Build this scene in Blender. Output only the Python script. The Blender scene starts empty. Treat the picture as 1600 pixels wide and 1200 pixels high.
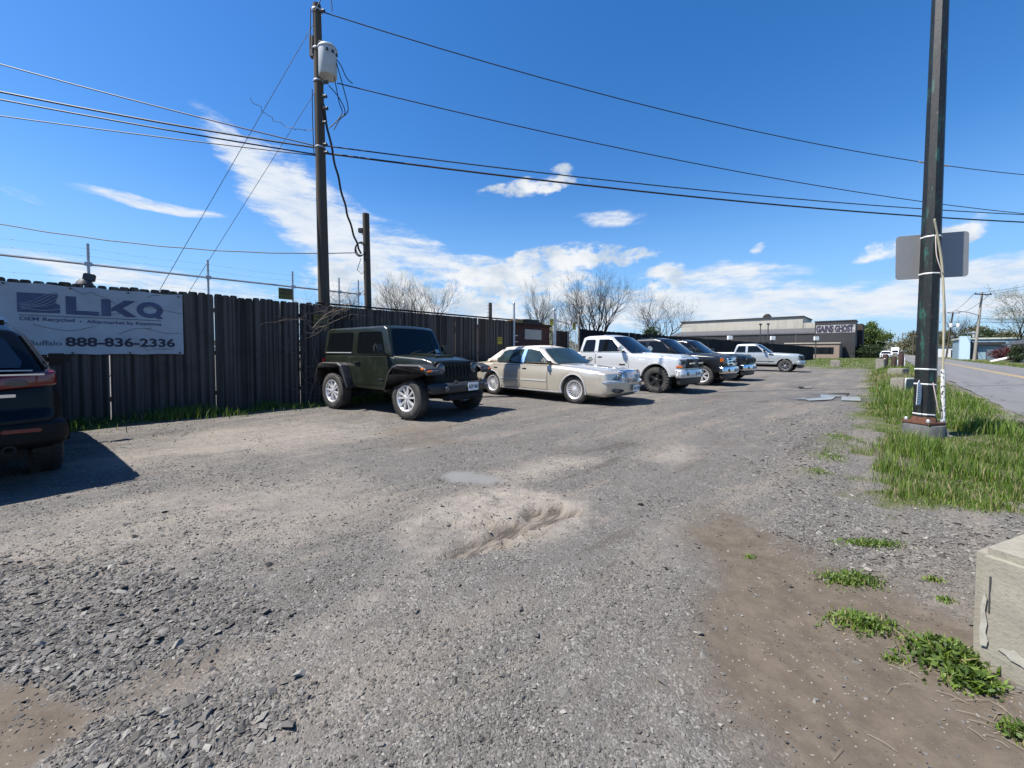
import bpy, bmesh, math, random
import numpy as np
from mathutils import Vector, Matrix
R = math.radians
random.seed(7); np.random.seed(7)
scene = bpy.context.scene
COL = scene.collection

# ------------------------------------------------------------------ camera
H_CAM = 1.30
PITCH = 1.97
cam_d = bpy.data.cameras.new('camera')
cam = bpy.data.objects.new('camera', cam_d); COL.objects.link(cam)
cam_d.sensor_width = 36.0
cam_d.lens = 36.0*610/1600
cam_d.shift_y = -30/1600
cam_d.clip_start = 0.05; cam_d.clip_end = 6000
cam.matrix_world = Matrix.Translation((0, 0, H_CAM)) @ Matrix.Rotation(R(90-PITCH), 4, 'X') @ Matrix.Rotation(R(0.17), 4, 'Z')
scene.camera = cam

# ------------------------------------------------------------------ node helpers
def nd(nt, typ, ins=None, out=0, **props):
    n = nt.nodes.new(typ)
    for k, v in props.items(): setattr(n, k, v)
    for k, v in (ins or {}).items():
        s = n.inputs[k]
        if isinstance(v, bpy.types.NodeSocket): nt.links.new(v, s)
        else: s.default_value = v
    return n.outputs[out]
def mth(nt, op, a, b=None, c=None, clamp=False):
    ins = {0: a}
    if b is not None: ins[1] = b
    if c is not None: ins[2] = c
    return nd(nt, 'ShaderNodeMath', ins, operation=op, use_clamp=clamp)
def mixc(nt, f, a, b, blend='MIX'):
    def c4(v): return v if isinstance(v, bpy.types.NodeSocket) else (tuple(v)+(1,) if len(v) == 3 else tuple(v))
    return nd(nt, 'ShaderNodeMix', {0: f, 6: c4(a), 7: c4(b)}, out=2, data_type='RGBA', blend_type=blend)
def ramp(nt, f, stops, interp='LINEAR'):
    n = nt.nodes.new('ShaderNodeValToRGB'); n.color_ramp.interpolation = interp
    el = n.color_ramp.elements
    while len(el) > 1: el.remove(el[-1])
    for i, (p, c) in enumerate(stops):
        e = el[0] if i == 0 else el.new(p)
        e.position = p
        e.color = (c, c, c, 1) if isinstance(c, (int, float)) else tuple(c)+(1,)
    nt.links.new(f, n.inputs[0])
    return n.outputs[0]
def sstep(nt, x, lo, hi):
    return nd(nt, 'ShaderNodeMapRange', {0: x, 1: lo, 2: hi, 3: 0.0, 4: 1.0}, interpolation_type='SMOOTHSTEP')

# ------------------------------------------------------------------ sun and sky
SUN_EL = 58.0
SH_DIR = Vector((0.975, 0.222, 0)).normalized()       # shadows fall this way on the ground
to_sun = Vector((-SH_DIR.x*math.cos(R(SUN_EL)), -SH_DIR.y*math.cos(R(SUN_EL)), math.sin(R(SUN_EL))))
sl = bpy.data.lights.new('sun', 'SUN'); sl.energy = 5.0; sl.angle = R(0.53); sl.color = (1.0, 0.955, 0.89)
so = bpy.data.objects.new('sun', sl); COL.objects.link(so)
so.rotation_euler = to_sun.to_track_quat('Z', 'Y').to_euler()
so.location = (-30, -3, 50)

world = bpy.data.worlds.new('World'); scene.world = world
world.use_nodes = True
wt = world.node_tree; wt.nodes.clear()
sky = wt.nodes.new('ShaderNodeTexSky'); sky.sky_type = 'NISHITA'; sky.sun_disc = False
sky.sun_elevation = R(SUN_EL); sky.sun_rotation = math.atan2(to_sun.x, to_sun.y)
sky.altitude = 200; sky.air_density = 1.0; sky.dust_density = 0.35; sky.ozone_density = 2.2
SKY_STR = 0.085; EXPO = 1.0
def px_dir(px, py):
    u = (px-800)/610; v = (570-py)/610; p = R(PITCH)
    x, y, z = u, math.cos(p)+v*math.sin(p), -math.sin(p)+v*math.cos(p)
    return math.atan2(x, y), math.atan2(z, math.hypot(x, y))
tc = nd(wt, 'ShaderNodeTexCoord')
sx = wt.nodes.new('ShaderNodeSeparateXYZ'); wt.links.new(tc, sx.inputs[0])
az = mth(wt, 'ARCTAN2', sx.outputs[0], sx.outputs[1])
el = mth(wt, 'ARCSINE', sx.outputs[2])
ae = wt.nodes.new('ShaderNodeCombineXYZ'); wt.links.new(az, ae.inputs[0]); wt.links.new(el, ae.inputs[1])
ae = ae.outputs[0]
wn = nd(wt, 'ShaderNodeTexNoise', {'Vector': ae, 'Scale': 7.0, 'Detail': 3.0}, out=1)
aw = nd(wt, 'ShaderNodeVectorMath', {0: ae, 1: nd(wt, 'ShaderNodeVectorMath', {0: nd(wt, 'ShaderNodeVectorMath', {0: wn, 1: (0.5, 0.5, 0.5)}, operation='SUBTRACT'), 1: (0.06, 0.028, 0)}, operation='MULTIPLY')}, operation='ADD')
# cloud banks: (px, py, radius x, radius y, rotation, weight) read off the photograph as bearings
CIRRUS = [(428, 296, 160, 42, 41, .95), (470, 330, 150, 66, 42, 1.1), (545, 372, 160, 62, 36, 1.05), (640, 395, 170, 40, 20, .8), (760, 425, 200, 30, 6, .7),
          (235, 319, 150, 11, 1, .72), (955, 340, 62, 17, 4, .75), (250, 442, 280, 26, 4, .8), (40, 312, 40, 10, 10, .4), (1330, 478, 420, 26, -4, .95),
          (1120, 432, 150, 26, 4, .8), (1100, 478, 300, 40, 0, .95), (1520, 430, 220, 34, -8, 1.0), (1560, 470, 240, 34, -2, .9), (800, 500, 800, 24, 0, .7), (1183, 388, 20, 10, -35, .75)]
CUMUL = [(545, 440, 85, 46, 0, 1.0), (630, 462, 120, 46, 0, .95), (880, 405, 140, 30, -3, 1.0), (800, 440, 170, 44, 0, 1.0), (740, 470, 330, 34, 0, .9), (1040, 445, 50, 40, -40, .8),
         (835, 290, 100, 20, -6, .92), (880, 261, 32, 10, 0, .7), (1390, 388, 85, 20, -8, .95), (1490, 362, 72, 26, -22, 1.0), (980, 400, 60, 18, 0, .8)]
def blobs(lst, vec):
    tot = None
    for (cx, cy, rx, ry, rot, w) in lst:
        a0, e0 = px_dir(cx, cy); k = math.cos(a0)
        a1, _ = px_dir(cx+rx*.5, cy); a2, _ = px_dir(cx-rx*.5, cy)
        _, e1 = px_dir(cx, cy-ry*.5); _, e2 = px_dir(cx, cy+ry*.5)
        mp = nd(wt, 'ShaderNodeMapping', {'Vector': vec, 'Location': (a0, e0, 0), 'Rotation': (0, 0, -R(rot)), 'Scale': (max(a1-a2, .01), max(e1-e2, .006), 1)}, vector_type='TEXTURE')
        ln = nd(wt, 'ShaderNodeVectorMath', {0: mp}, out=1, operation='LENGTH')
        b = mth(wt, 'MULTIPLY', mth(wt, 'SUBTRACT', 1.0, mth(wt, 'POWER', ln, 2.0), clamp=True), w)
        tot = b if tot is None else mth(wt, 'MAXIMUM', tot, b)
    return tot
mpc = nd(wt, 'ShaderNodeMapping', {'Vector': aw, 'Rotation': (0, 0, R(18)), 'Scale': (9, 34, 1)})
nc = nd(wt, 'ShaderNodeTexNoise', {'Vector': mpc, 'Scale': 1.0, 'Detail': 10.0, 'Roughness': 0.68})
bc_ = blobs(CIRRUS, aw); dc = mth(wt, 'MULTIPLY_ADD', mth(wt, 'MULTIPLY', mth(wt, 'SUBTRACT', nc, 0.5), sstep(wt, bc_, 0.0, .3)), 2.7, bc_)
ac = mth(wt, 'MULTIPLY', sstep(wt, dc, 0.05, 0.98), 0.95)
mpu = nd(wt, 'ShaderNodeMapping', {'Vector': aw, 'Scale': (20, 34, 1)})
nu = nd(wt, 'ShaderNodeTexNoise', {'Vector': mpu, 'Scale': 1.0, 'Detail': 9.0, 'Roughness': 0.6})
bu_ = blobs(CUMUL, aw); du = mth(wt, 'MULTIPLY_ADD', mth(wt, 'MULTIPLY', mth(wt, 'SUBTRACT', nu, 0.5), sstep(wt, bu_, 0.0, .35)), 2.8, bu_)
au = mth(wt, 'MULTIPLY', sstep(wt, du, 0.20, 0.98), .97)
mpl = nd(wt, 'ShaderNodeMapping', {'Vector': aw, 'Location': (0.03, 0.018, 0), 'Scale': (17, 27, 1)})
nl = nd(wt, 'ShaderNodeTexNoise', {'Vector': mpl, 'Scale': 0.55, 'Detail': 5.0})
shade = sstep(wt, nl, 0.36, 0.60)
K = 1.0/SKY_STR/2**EXPO
ccol = mixc(wt, shade, (0.60*K, 0.69*K, 0.80*K), (0.93*K, 0.95*K, 0.97*K))
icol = mixc(wt, sstep(wt, nc, .3, .7), (0.66*K, 0.76*K, 0.90*K), (0.88*K, 0.92*K, 0.97*K))
skyc = nd(wt, 'ShaderNodeHueSaturation', {'Hue': 0.506, 'Saturation': 1.36, 'Value': 1.12, 'Color': sky.outputs[0]})
skyc = mixc(wt, mth(wt, 'MULTIPLY', sstep(wt, el, 0.42, -0.03), .80), skyc, (0.26*K, 0.53*K, 0.92*K))
c1 = mixc(wt, ac, skyc, icol)
c2 = mixc(wt, au, c1, ccol)
bg = nd(wt, 'ShaderNodeBackground', {'Color': c2, 'Strength': SKY_STR})
wo = wt.nodes.new('ShaderNodeOutputWorld'); wt.links.new(bg, wo.inputs[0])
scene.view_settings.view_transform = 'Standard'; scene.view_settings.look = 'None'
scene.view_settings.exposure = EXPO; scene.view_settings.gamma = 1.0
scene.view_settings.use_curve_mapping = False
scene.cycles.max_bounces = 6; scene.cycles.transparent_max_bounces = 8

# ------------------------------------------------------------------ layout: the lot runs along `d`, the fence stands at n = 10.25 to its left
RA = R(44.0)
DV = Vector((math.sin(RA), math.cos(RA), 0)); NV = Vector((-math.cos(RA), math.sin(RA), 0))
def P(d, n, z=0.0): return DV*d + NV*n + Vector((0, 0, z))
DANG = math.atan2(DV.y, DV.x)         # rotation that turns local +x onto the road direction
FN = 10.25

# ------------------------------------------------------------------ mesh helpers
def tag(o, label=None, cat=None, group=None, kind=None):
    if label: o['label'] = label
    if cat: o['category'] = cat
    if group: o['group'] = group
    if kind: o['kind'] = kind
    return o
def link(o, parent=None):
    COL.objects.link(o)
    if parent is not None: o.parent = parent
    return o
def empty(name, loc=(0, 0, 0), rz=0.0):
    o = bpy.data.objects.new(name, None); link(o)
    o.empty_display_size = 0.2
    o.location = loc; o.rotation_euler = (0, 0, rz); return o
class MB:
    def __init__(s): s.v = []; s.f = []; s.m = []; s.sm = []
    def add(s, vs, fs, mat=0, smooth=False, M=None):
        b = len(s.v)
        for v in vs:
            v = Vector(v)
            s.v.append(tuple(M @ v) if M is not None else tuple(v))
        for f in fs:
            s.f.append([b+i for i in f]); s.m.append(mat); s.sm.append(smooth)
        return s
    def addbm(s, bm, mat=0, smooth=True, M=None):
        bm.verts.index_update()
        return s.add([v.co.copy() for v in bm.verts], [[v.index for v in f.verts] for f in bm.faces], mat, smooth, M)
    def box(s, c, size, mat=0, M=None, bev=0.0, rz=0.0, ry=0.0, rx=0.0):
        bm = bmesh.new(); bmesh.ops.create_cube(bm, size=1.0)
        for v in bm.verts: v.co = Vector((v.co.x*size[0], v.co.y*size[1], v.co.z*size[2]))
        if bev > 0: bmesh.ops.bevel(bm, geom=bm.edges[:], offset=bev, segments=2, affect='EDGES', clamp_overlap=True)
        L = Matrix.Translation(c) @ Matrix.Rotation(rz, 4, 'Z') @ Matrix.Rotation(ry, 4, 'Y') @ Matrix.Rotation(rx, 4, 'X')
        if M is not None: L = M @ L
        s.addbm(bm, mat, bev > 0, L); bm.free(); return s
    def tube(s, pts, rad, n=8, mat=0, M=None, smooth=True, cap=True):
        pts = [Vector(p) for p in pts]
        if isinstance(rad, (int, float)): rad = [rad]*len(pts)
        vs = []; fs = []
        up = None
        for i, p in enumerate(pts):
            t = (pts[min(i+1, len(pts)-1)]-pts[max(i-1, 0)]).normalized()
            if up is None:
                up = Vector((0, 0, 1)) if abs(t.z) < .9 else Vector((1, 0, 0))
            a = t.cross(up)
            if a.length < 1e-5: a = t.orthogonal()
            a.normalize(); b = a.cross(t).normalized(); up = b
            for k in range(n):
                q = 2*math.pi*k/n
                vs.append(p+(a*math.cos(q)+b*math.sin(q))*rad[i])
        for i in range(len(pts)-1):
            for k in range(n):
                k2 = (k+1) % n
                fs.append([i*n+k, i*n+k2, (i+1)*n+k2, (i+1)*n+k])
        if cap:
            fs.append([k for k in range(n)][::-1]); fs.append([(len(pts)-1)*n+k for k in range(n)])
        return s.add(vs, fs, mat, smooth, M)
    def lathe(s, prof, n=24, mat=0, M=None, smooth=True, close=False):
        # profile of (radius, height) about local z
        vs = []; fs = []
        for (r, z) in prof:
            for k in range(n):
                q = 2*math.pi*k/n; vs.append((r*math.cos(q), r*math.sin(q), z))
        m = len(prof)
        for i in range(m-1 if not close else m):
            j = (i+1) % m
            for k in range(n):
                k2 = (k+1) % n; fs.append([i*n+k, i*n+k2, j*n+k2, j*n+k])
        return s.add(vs, fs, mat, smooth, M)
    def poly(s, pts, thick, mat=0, M=None, smooth=False):
        # polygon in local xy, extruded in z
        n = len(pts)
        vs = [(p[0], p[1], 0) for p in pts]+[(p[0], p[1], thick) for p in pts]
        fs = [list(range(n))[::-1], [n+i for i in range(n)]]+[[i, (i+1) % n, n+(i+1) % n, n+i] for i in range(n)]
        return s.add(vs, fs, mat, smooth, M)
    def build(s, name, mats, parent=None, ang=0.7, fix=True):
        me = bpy.data.meshes.new(name)
        me.from_pydata(s.v, [], s.f)
        for m in (mats if isinstance(mats, (list, tuple)) else [mats]): me.materials.append(m)
        me.polygons.foreach_set('material_index', s.m)
        me.polygons.foreach_set('use_smooth', s.sm)
        me.update()
        if fix:
            bm = bmesh.new(); bm.from_mesh(me); bmesh.ops.recalc_face_normals(bm, faces=bm.faces); bm.to_mesh(me); bm.free()
        if any(s.sm): me.set_sharp_from_angle(angle=ang)
        return link(bpy.data.objects.new(name, me), parent)
def mesh_np(name, verts, faces_list, mat, parent=None, attrs=None, smooth=False):
    """fast mesh from numpy: faces_list = list of (n,k) int arrays"""
    me = bpy.data.meshes.new(name)
    verts = np.asarray(verts, dtype=np.float32)
    me.vertices.add(len(verts)); me.vertices.foreach_set('co', verts.ravel())
    tot = sum(f.size for f in faces_list); nf = sum(len(f) for f in faces_list)
    me.loops.add(tot); me.loops.foreach_set('vertex_index', np.concatenate([f.ravel() for f in faces_list]).astype(np.int32))
    me.polygons.add(nf)
    sizes = np.concatenate([np.full(len(f), f.shape[1], np.int32) for f in faces_list])
    starts = np.concatenate([[0], np.cumsum(sizes)[:-1]]).astype(np.int32)
    me.polygons.foreach_set('loop_start', starts)
    me.polygons.foreach_set('use_smooth', np.full(nf, smooth))
    for k, a in (attrs or {}).items():
        at = me.attributes.new(k, 'FLOAT', 'POINT'); at.data.foreach_set('value', np.asarray(a, dtype=np.float32))
    me.materials.append(mat); me.update(calc_edges=True); me.validate()
    return link(bpy.data.objects.new(name, me), parent)
# numpy value noise
_rng = np.random.RandomState(3); _tab = _rng.rand(256, 256)
def vnoise(x, y):
    xi = np.floor(x).astype(int); yi = np.floor(y).astype(int); fx = x-xi; fy = y-yi
    fx = fx*fx*(3-2*fx); fy = fy*fy*(3-2*fy)
    g = lambda i, j: _tab[i & 255, j & 255]
    return (g(xi, yi)*(1-fx)+g(xi+1, yi)*fx)*(1-fy)+(g(xi, yi+1)*(1-fx)+g(xi+1, yi+1)*fx)*fy
def fbm(x, y, o=4):
    s = 0; a = .5; t = 0
    for i in range(o):
        s = s+a*vnoise(x*2**i+17*i, y*2**i+5*i); t += a; a *= .5
    return s/t
def sm(x, lo, hi):
    t = np.clip((x-lo)/(hi-lo), 0, 1); return t*t*(3-2*t)
def G(px, py, h=0.0):
    """point of the plane z=h seen at a pixel of the photograph (used to read positions off it)"""
    u = (px-800)/610; v = (py-570)/610; p = R(PITCH)
    t = (H_CAM-h)/(math.sin(p)+v*math.cos(p))
    return u*t, (math.cos(p)-v*math.sin(p))*t
def sdpoly(X, Y, poly):
    """signed distance (positive inside) to polygon"""
    d = np.full(X.shape, 1e9); ins = np.zeros(X.shape, bool); n = len(poly)
    for i in range(n):
        ax, ay = poly[i]; bx, by = poly[(i+1) % n]
        ex, ey = bx-ax, by-ay
        t = np.clip(((X-ax)*ex+(Y-ay)*ey)/(ex*ex+ey*ey+1e-12), 0, 1)
        d = np.minimum(d, np.hypot(X-ax-t*ex, Y-ay-t*ey))
        c = ((ay > Y) != (by > Y)) & (X < (bx-ax)*(Y-ay)/((by-ay) if abs(by-ay) > 1e-12 else 1e-12)+ax)
        ins ^= c
    return np.where(ins, d, -d)

# ------------------------------------------------------------------ materials
def mat(name, col, rough=.6, metal=0.0, coat=0.0, var=0.0, vscale=8.0, bump=0.0, bscale=60.0, dirt=None, spec=None, trans=0.0, emit=None):
    m = bpy.data.materials.new(name); m.use_nodes = True
    nt = m.node_tree; b = nt.nodes['Principled BSDF']
    b.inputs['Roughness'].default_value = rough; b.inputs['Metallic'].default_value = metal
    b.inputs['Coat Weight'].default_value = coat; b.inputs['Coat Roughness'].default_value = .04
    if spec is not None: b.inputs['Specular IOR Level'].default_value = spec
    if trans: b.inputs['Transmission Weight'].default_value = trans
    pos = nd(nt, 'ShaderNodeTexCoord', out=3)
    n1 = nd(nt, 'ShaderNodeTexNoise', {'Vector': pos, 'Scale': vscale, 'Detail': 6.0, 'Roughness': .6})
    v = max(var, .04)
    c = mixc(nt, sstep(nt, n1, .25, .75), tuple(x*(1-v) for x in col), tuple(min(1, x*(1+v)) for x in col))
    if dirt:
        dcol, amt = dirt
        n2 = nd(nt, 'ShaderNodeTexNoise', {'Vector': pos, 'Scale': vscale*.6+1.3, 'Detail': 8.0, 'Roughness': .7})
        f = mth(nt, 'MULTIPLY', sstep(nt, n2, .42, .75), amt)
        c = mixc(nt, f, c, dcol)
        r = mth(nt, 'ADD', mth(nt, 'MULTIPLY', f, .4), rough, clamp=True)
        nt.links.new(r, b.inputs['Roughness'])
    nt.links.new(c, b.inputs['Base Color'])
    if bump:
        n3 = nd(nt, 'ShaderNodeTexNoise', {'Vector': pos, 'Scale': bscale, 'Detail': 4.0})
        nt.links.new(nd(nt, 'ShaderNodeBump', {'Strength': bump, 'Distance': .01, 'Height': n3}), b.inputs['Normal'])
    if emit:
        b.inputs['Emission Color'].default_value = tuple(emit[0])+(1,); b.inputs['Emission Strength'].default_value = emit[1]
    return m
M = {}
M['black_plastic'] = mat('black_plastic', (.018, .018, .019), .5, bump=.15, bscale=220, dirt=((.10, .09, .08), .25))
M['rubber'] = mat('tyre_rubber', (.022, .021, .020), .75, bump=.2, bscale=90, dirt=((.14, .125, .11), .45), vscale=5)
M['dark'] = mat('underside_black', (.008, .008, .008), .9)
M['glass'] = mat('tinted_window_glass', (.004, .005, .006), .03, spec=.32)
M['glass_green'] = mat('greenish_window_glass', (.020, .034, .036), .04, spec=.5, var=.3, vscale=3)
M['chrome'] = mat('chrome', (.72, .72, .73), .14, metal=1.0)
M['alloy'] = mat('alloy_silver', (.60, .60, .61), .32, metal=.45, dirt=((.2, .18, .16), .2))
M['lamp_clear'] = mat('clear_lamp_lens', (.075, .08, .088), .05, coat=.5, metal=.0, var=.9, vscale=26)
M['lamp_red'] = mat('red_lamp_lens', (.13, .004, .006), .08, coat=.5)
M['lamp_amber'] = mat('amber_lens', (.70, .16, .01), .12, coat=.4)
M['galv'] = mat('galvanised_steel', (.42, .43, .44), .45, metal=.5, var=.12, dirt=((.22, .2, .18), .3))
M['steel_dark'] = mat('weathered_dark_steel', (.06, .06, .062), .6, metal=.3, var=.2)
M['wire'] = mat('black_cable_sheath', (.012, .012, .013), .6)
M['concrete'] = mat('weathered_concrete', (.21, .195, .165), .9, var=.18, vscale=5, bump=.6, bscale=55, dirt=((.10, .09, .07), .6))
M['white'] = mat('white_paint', (.78, .78, .76), .5, dirt=((.4, .38, .34), .3))
# ================================================================== GROUND
def axis(lo, hi, n0, n1, st, g):
    a = list(np.arange(n0, n1+1e-6, st)); s = st
    while a[-1] < hi: s *= g; a.append(a[-1]+s)
    s = st; b = [n0]
    while b[-1] > lo: s *= g if lo < -1000 else g; b.append(b[-1]-s)
    return np.array(b[:0:-1]+a)
gx = axis(-2500, 2500, -5.6, 5.6, .055, 1.05)
gy = axis(-1500, 3000, 0.9, 8.6, .055, 1.05)
def GP(lst): return [G(*p) for p in lst]
MUD = GP([(1130, 800), (1185, 846), (1273, 868), (1342, 900), (1447, 916), (1520, 908), (1640, 905), (1700, 1300), (1262, 1400), (1215, 1150), (1140, 1080), (1085, 960), (1080, 880)])
MUD2 = GP([(-60, 1080), (60, 1085), (140, 1105), (150, 1125), (90, 1170), (20, 1230), (-60, 1290)])
DUST5 = GP([(0, 860), (140, 800), (300, 770), (520, 740), (600, 760), (460, 830), (300, 860), (120, 900), (0, 930)])
MUD3 = GP([(150, 1105), (250, 1045), (390, 985), (400, 1005), (330, 1050), (240, 1090), (170, 1125)])
MUD4 = GP([(600, 668), (700, 664), (720, 690), (640, 694)])
DUST = GP([(470, 985), (560, 905), (640, 850), (720, 800), (760, 775), (850, 772), (912, 788), (905, 812), (845, 840), (745, 885), (680, 915), (600, 955)])
DUST2 = GP([(785, 738), (880, 712), (940, 716), (850, 745), (800, 750)])
DUST3 = GP([(1000, 702), (1060, 694), (1090, 704), (1030, 724), (1000, 716)])
DUST4 = GP([(120, 720), (330, 676), (560, 655), (620, 664), (480, 700), (300, 740)])
HOLE = GP([(690, 866), (740, 830), (800, 800), (860, 788), (880, 796), (830, 822), (760, 852), (708, 872)])
GREY = GP([(683, 743), (706, 736), (742, 739), (784, 750), (764, 757), (705, 754)])
PUD = [[(x*.92, y*.92) for x, y in q] for q in [GP([(1286, 608.5), (1322, 607.5), (1319, 611.5), (1290, 612)]), GP([(1320, 613), (1340, 613), (1342, 617.5), (1318, 617)]), GP([(1262, 615.5), (1300, 612.8), (1296, 616), (1268, 617.5)]), GP([(1246, 615), (1258, 614), (1256, 616), (1247, 616)]), GP([(1250, 598.5), (1266, 598), (1266, 599.6), (1251, 600)])]]
VERGE = GP([(1352, 584), (1350, 592), (1350, 620), (1340, 650), (1352, 682), (1328, 720), (1338, 772), (1384, 808), (1425, 800), (1500, 792), (1570, 806), (1680, 800), (1900, 730)])
VERGE += [tuple(P(7, -1.9)[:2]), tuple(P(60, -1.9)[:2]), tuple(P(60, .5)[:2])]
VPATCH = GP([(1258, 745), (1262, 705), (1300, 676), (1338, 668), (1336, 690), (1300, 716), (1282, 745)])
COARSE = GP([(-80, 1080), (-80, 880), (200, 880), (480, 960), (420, 1010), (250, 1060), (120, 1090), (150, 1130), (300, 1100), (420, 1060), (500, 1090), (350, 1180), (200, 1260), (40, 1260), (120, 1170), (150, 1120), (60, 1085)])
ROCKY = GP([(1200, 650), (1340, 640), (1330, 770), (1390, 815), (1640, 800), (1660, 900), (1520, 900), (1340, 895), (1230, 845), (1190, 760)])
def dn(X, Y): return X*DV.x+Y*DV.y, X*NV.x+Y*NV.y
def zones(X, Y):
    w = (fbm(X*1.3+31, Y*1.3+7, 4)-.5); w2 = fbm(X*4+3, Y*4+90, 4)-.5
    d, n = dn(X, Y)
    sd = lambda poly, soft, ns=.5: sm(sdpoly(X, Y, poly)+w*ns+w2*ns*.5, -soft, soft)
    mud = np.maximum.reduce([sd(MUD, .30, .9), sd(MUD2, .03, .2), .6*sd(MUD3, .08, .4), .6*sd(MUD4, .25, .8)])
    dust = np.maximum.reduce([sd(DUST, .28, .9), .85*sd(DUST2, .25, .5), .8*sd(DUST3, .25, .5), .7*sd(DUST4, .7, 1.8), .45*sd(DUST5, .4, 1.4)])
    hole = sm(sdpoly(X, Y, HOLE)+w2*.5+(fbm(X*3+Y*2, Y*16-X*9, 3)-.5)*.35, -.05, .07); grey = sd(GREY, .04, .12)
    verge = np.maximum(sm(sdpoly(X, Y, VERGE)+w*.9+w2*.9, -.12, .30), .45*sd(VPATCH, .15, .9))
    field = sm(d+w*14-38-5*sm(n, 1.0, 8.0), 0, 4)*sm(n, -1.95, -1.7)*sm(13+w*3-n, 0, 1.0)
    field = np.maximum(field, sm(-8.4-n+w*.3, -.1, .1)*sm(d, 15, 18))
    strip = sm(n+w*1.2-9.55, -.15, .2)*sm(-n+10.6, 0, .2)*sm(16-d, 0, 1)
    grass = np.maximum.reduce([verge, field, strip])
    far = sm(np.hypot(X, Y), 170, 260)
    grass = np.maximum(grass, far)
    coarse = sd(COARSE, .12, .4); rocky = sd(ROCKY, .15, .5)
    wet = np.maximum.reduce([sm(sdpoly(X, Y, p)+w*.15+.30, -.25, .15) for p in PUD])
    return dict(mud=mud, dust=dust, hole=hole, grey=grey, grass=grass, coarse=coarse, rocky=rocky, wet=wet)
def height(X, Y, Z=None):
    Z = Z or zones(X, Y)
    near = sm(-np.hypot(X, Y)+60, 0, 20)
    h = (fbm(X*.45, Y*.45+11, 3)-.5)*.035*near
    h += (fbm(X*6+50, Y*6, 3)-.5)*.016*near
    h -= .062*Z['hole']*(.6+.8*(fbm(X*5, Y*13, 3)))
    h += .012*Z['dust']*(1-Z['hole'])*(fbm(X*9, Y*9, 2)-.3)
    h = h*(1-Z['wet'])-.035*Z['wet']
    h -= Z['mud']*.014*sm(fbm(X*5+9, Y*5+4, 2), .50, .62)      # old footprints
    d, n = dn(X, Y)
    h -= .06*sm(-n-2.05, 0, .25)*sm(n+8.2, 0, .25)             # road bed
    return h
XX, YY = np.meshgrid(gx, gy)
ZN = zones(XX.ravel(), YY.ravel())
HH = height(XX.ravel(), YY.ravel(), ZN)
ny_, nx_ = XX.shape
idx = np.arange(nx_*ny_).reshape(ny_, nx_)
quads = np.stack([idx[:-1, :-1].ravel(), idx[:-1, 1:].ravel(), idx[1:, 1:].ravel(), idx[1:, :-1].ravel()], 1)

gm = bpy.data.materials.new('gravel_and_dirt'); gm.use_nodes = True
nt = gm.node_tree; B = nt.nodes['Principled BSDF']
pos = nd(nt, 'ShaderNodeNewGeometry', out=0)
def att(k): return nd(nt, 'ShaderNodeAttribute', out=2, attribute_name=k)
A = {k: att(k) for k in ('mud', 'dust', 'hole', 'grey', 'grass', 'wet', 'coarse')}
flat = nd(nt, 'ShaderNodeVectorMath', {0: pos, 1: (1, 1, 0)}, operation='MULTIPLY')
jit = nd(nt, 'ShaderNodeVectorMath', {0: nd(nt, 'ShaderNodeTexNoise', {'Vector': flat, 'Scale': 30.0, 'Detail': 2.0}, out=1), 1: (.02, .02, 0)}, operation='MULTIPLY')
fj = nd(nt, 'ShaderNodeVectorMath', {0: flat, 1: jit}, operation='ADD')
def vor(scale, vec=fj):
    n = nt.nodes.new('ShaderNodeTexVoronoi'); n.voronoi_dimensions = '2D'; n.feature = 'F1'
    n.inputs['Scale'].default_value = scale; nt.links.new(vec, n.inputs['Vector'])
    sp = nd(nt, 'ShaderNodeSeparateColor', {0: n.outputs[1]})
    return n.outputs[0], sp
v1d, v1c = vor(105.0); v2d, v2c = vor(46.0); v3d, v3c = vor(190.0)
tone = lambda c: ramp(nt, c, [(0, (.045, .043, .041)), (.35, (.092, .088, .083)), (.7, (.150, .144, .135)), (.92, (.23, .22, .205)), (1, (.36, .345, .31))])
big = nd(nt, 'ShaderNodeTexNoise', {'Vector': flat, 'Scale': 1.1, 'Detail': 6.0, 'Roughness': .62})
ang = nd(nt, 'ShaderNodeMapping', {'Vector': flat, 'Rotation': (0, 0, DANG), 'Scale': (5.0, 1.0, 1)}, vector_type='TEXTURE')
streak = nd(nt, 'ShaderNodeTexNoise', {'Vector': ang, 'Scale': 1.0, 'Detail': 7.0, 'Roughness': .6})
fine = nd(nt, 'ShaderNodeTexNoise', {'Vector': flat, 'Scale': 190.0, 'Detail': 3.0})
mid = nd(nt, 'ShaderNodeTexNoise', {'Vector': flat, 'Scale': 9.0, 'Detail': 6.0, 'Roughness': .7})
gr = mixc(nt, sstep(nt, big, .45, .62), tone(v1c), tone(v3c))
gr = mixc(nt, mth(nt, 'MULTIPLY', sstep(nt, mid, .55, .7), .8), gr, tone(v2c))
fines = mixc(nt, fine, (.066, .060, .053), (.140, .129, .115))
stoneamt = mth(nt, 'MULTIPLY', sstep(nt, mid, .32, .62), .7)
base = mixc(nt, stoneamt, fines, gr)
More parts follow.
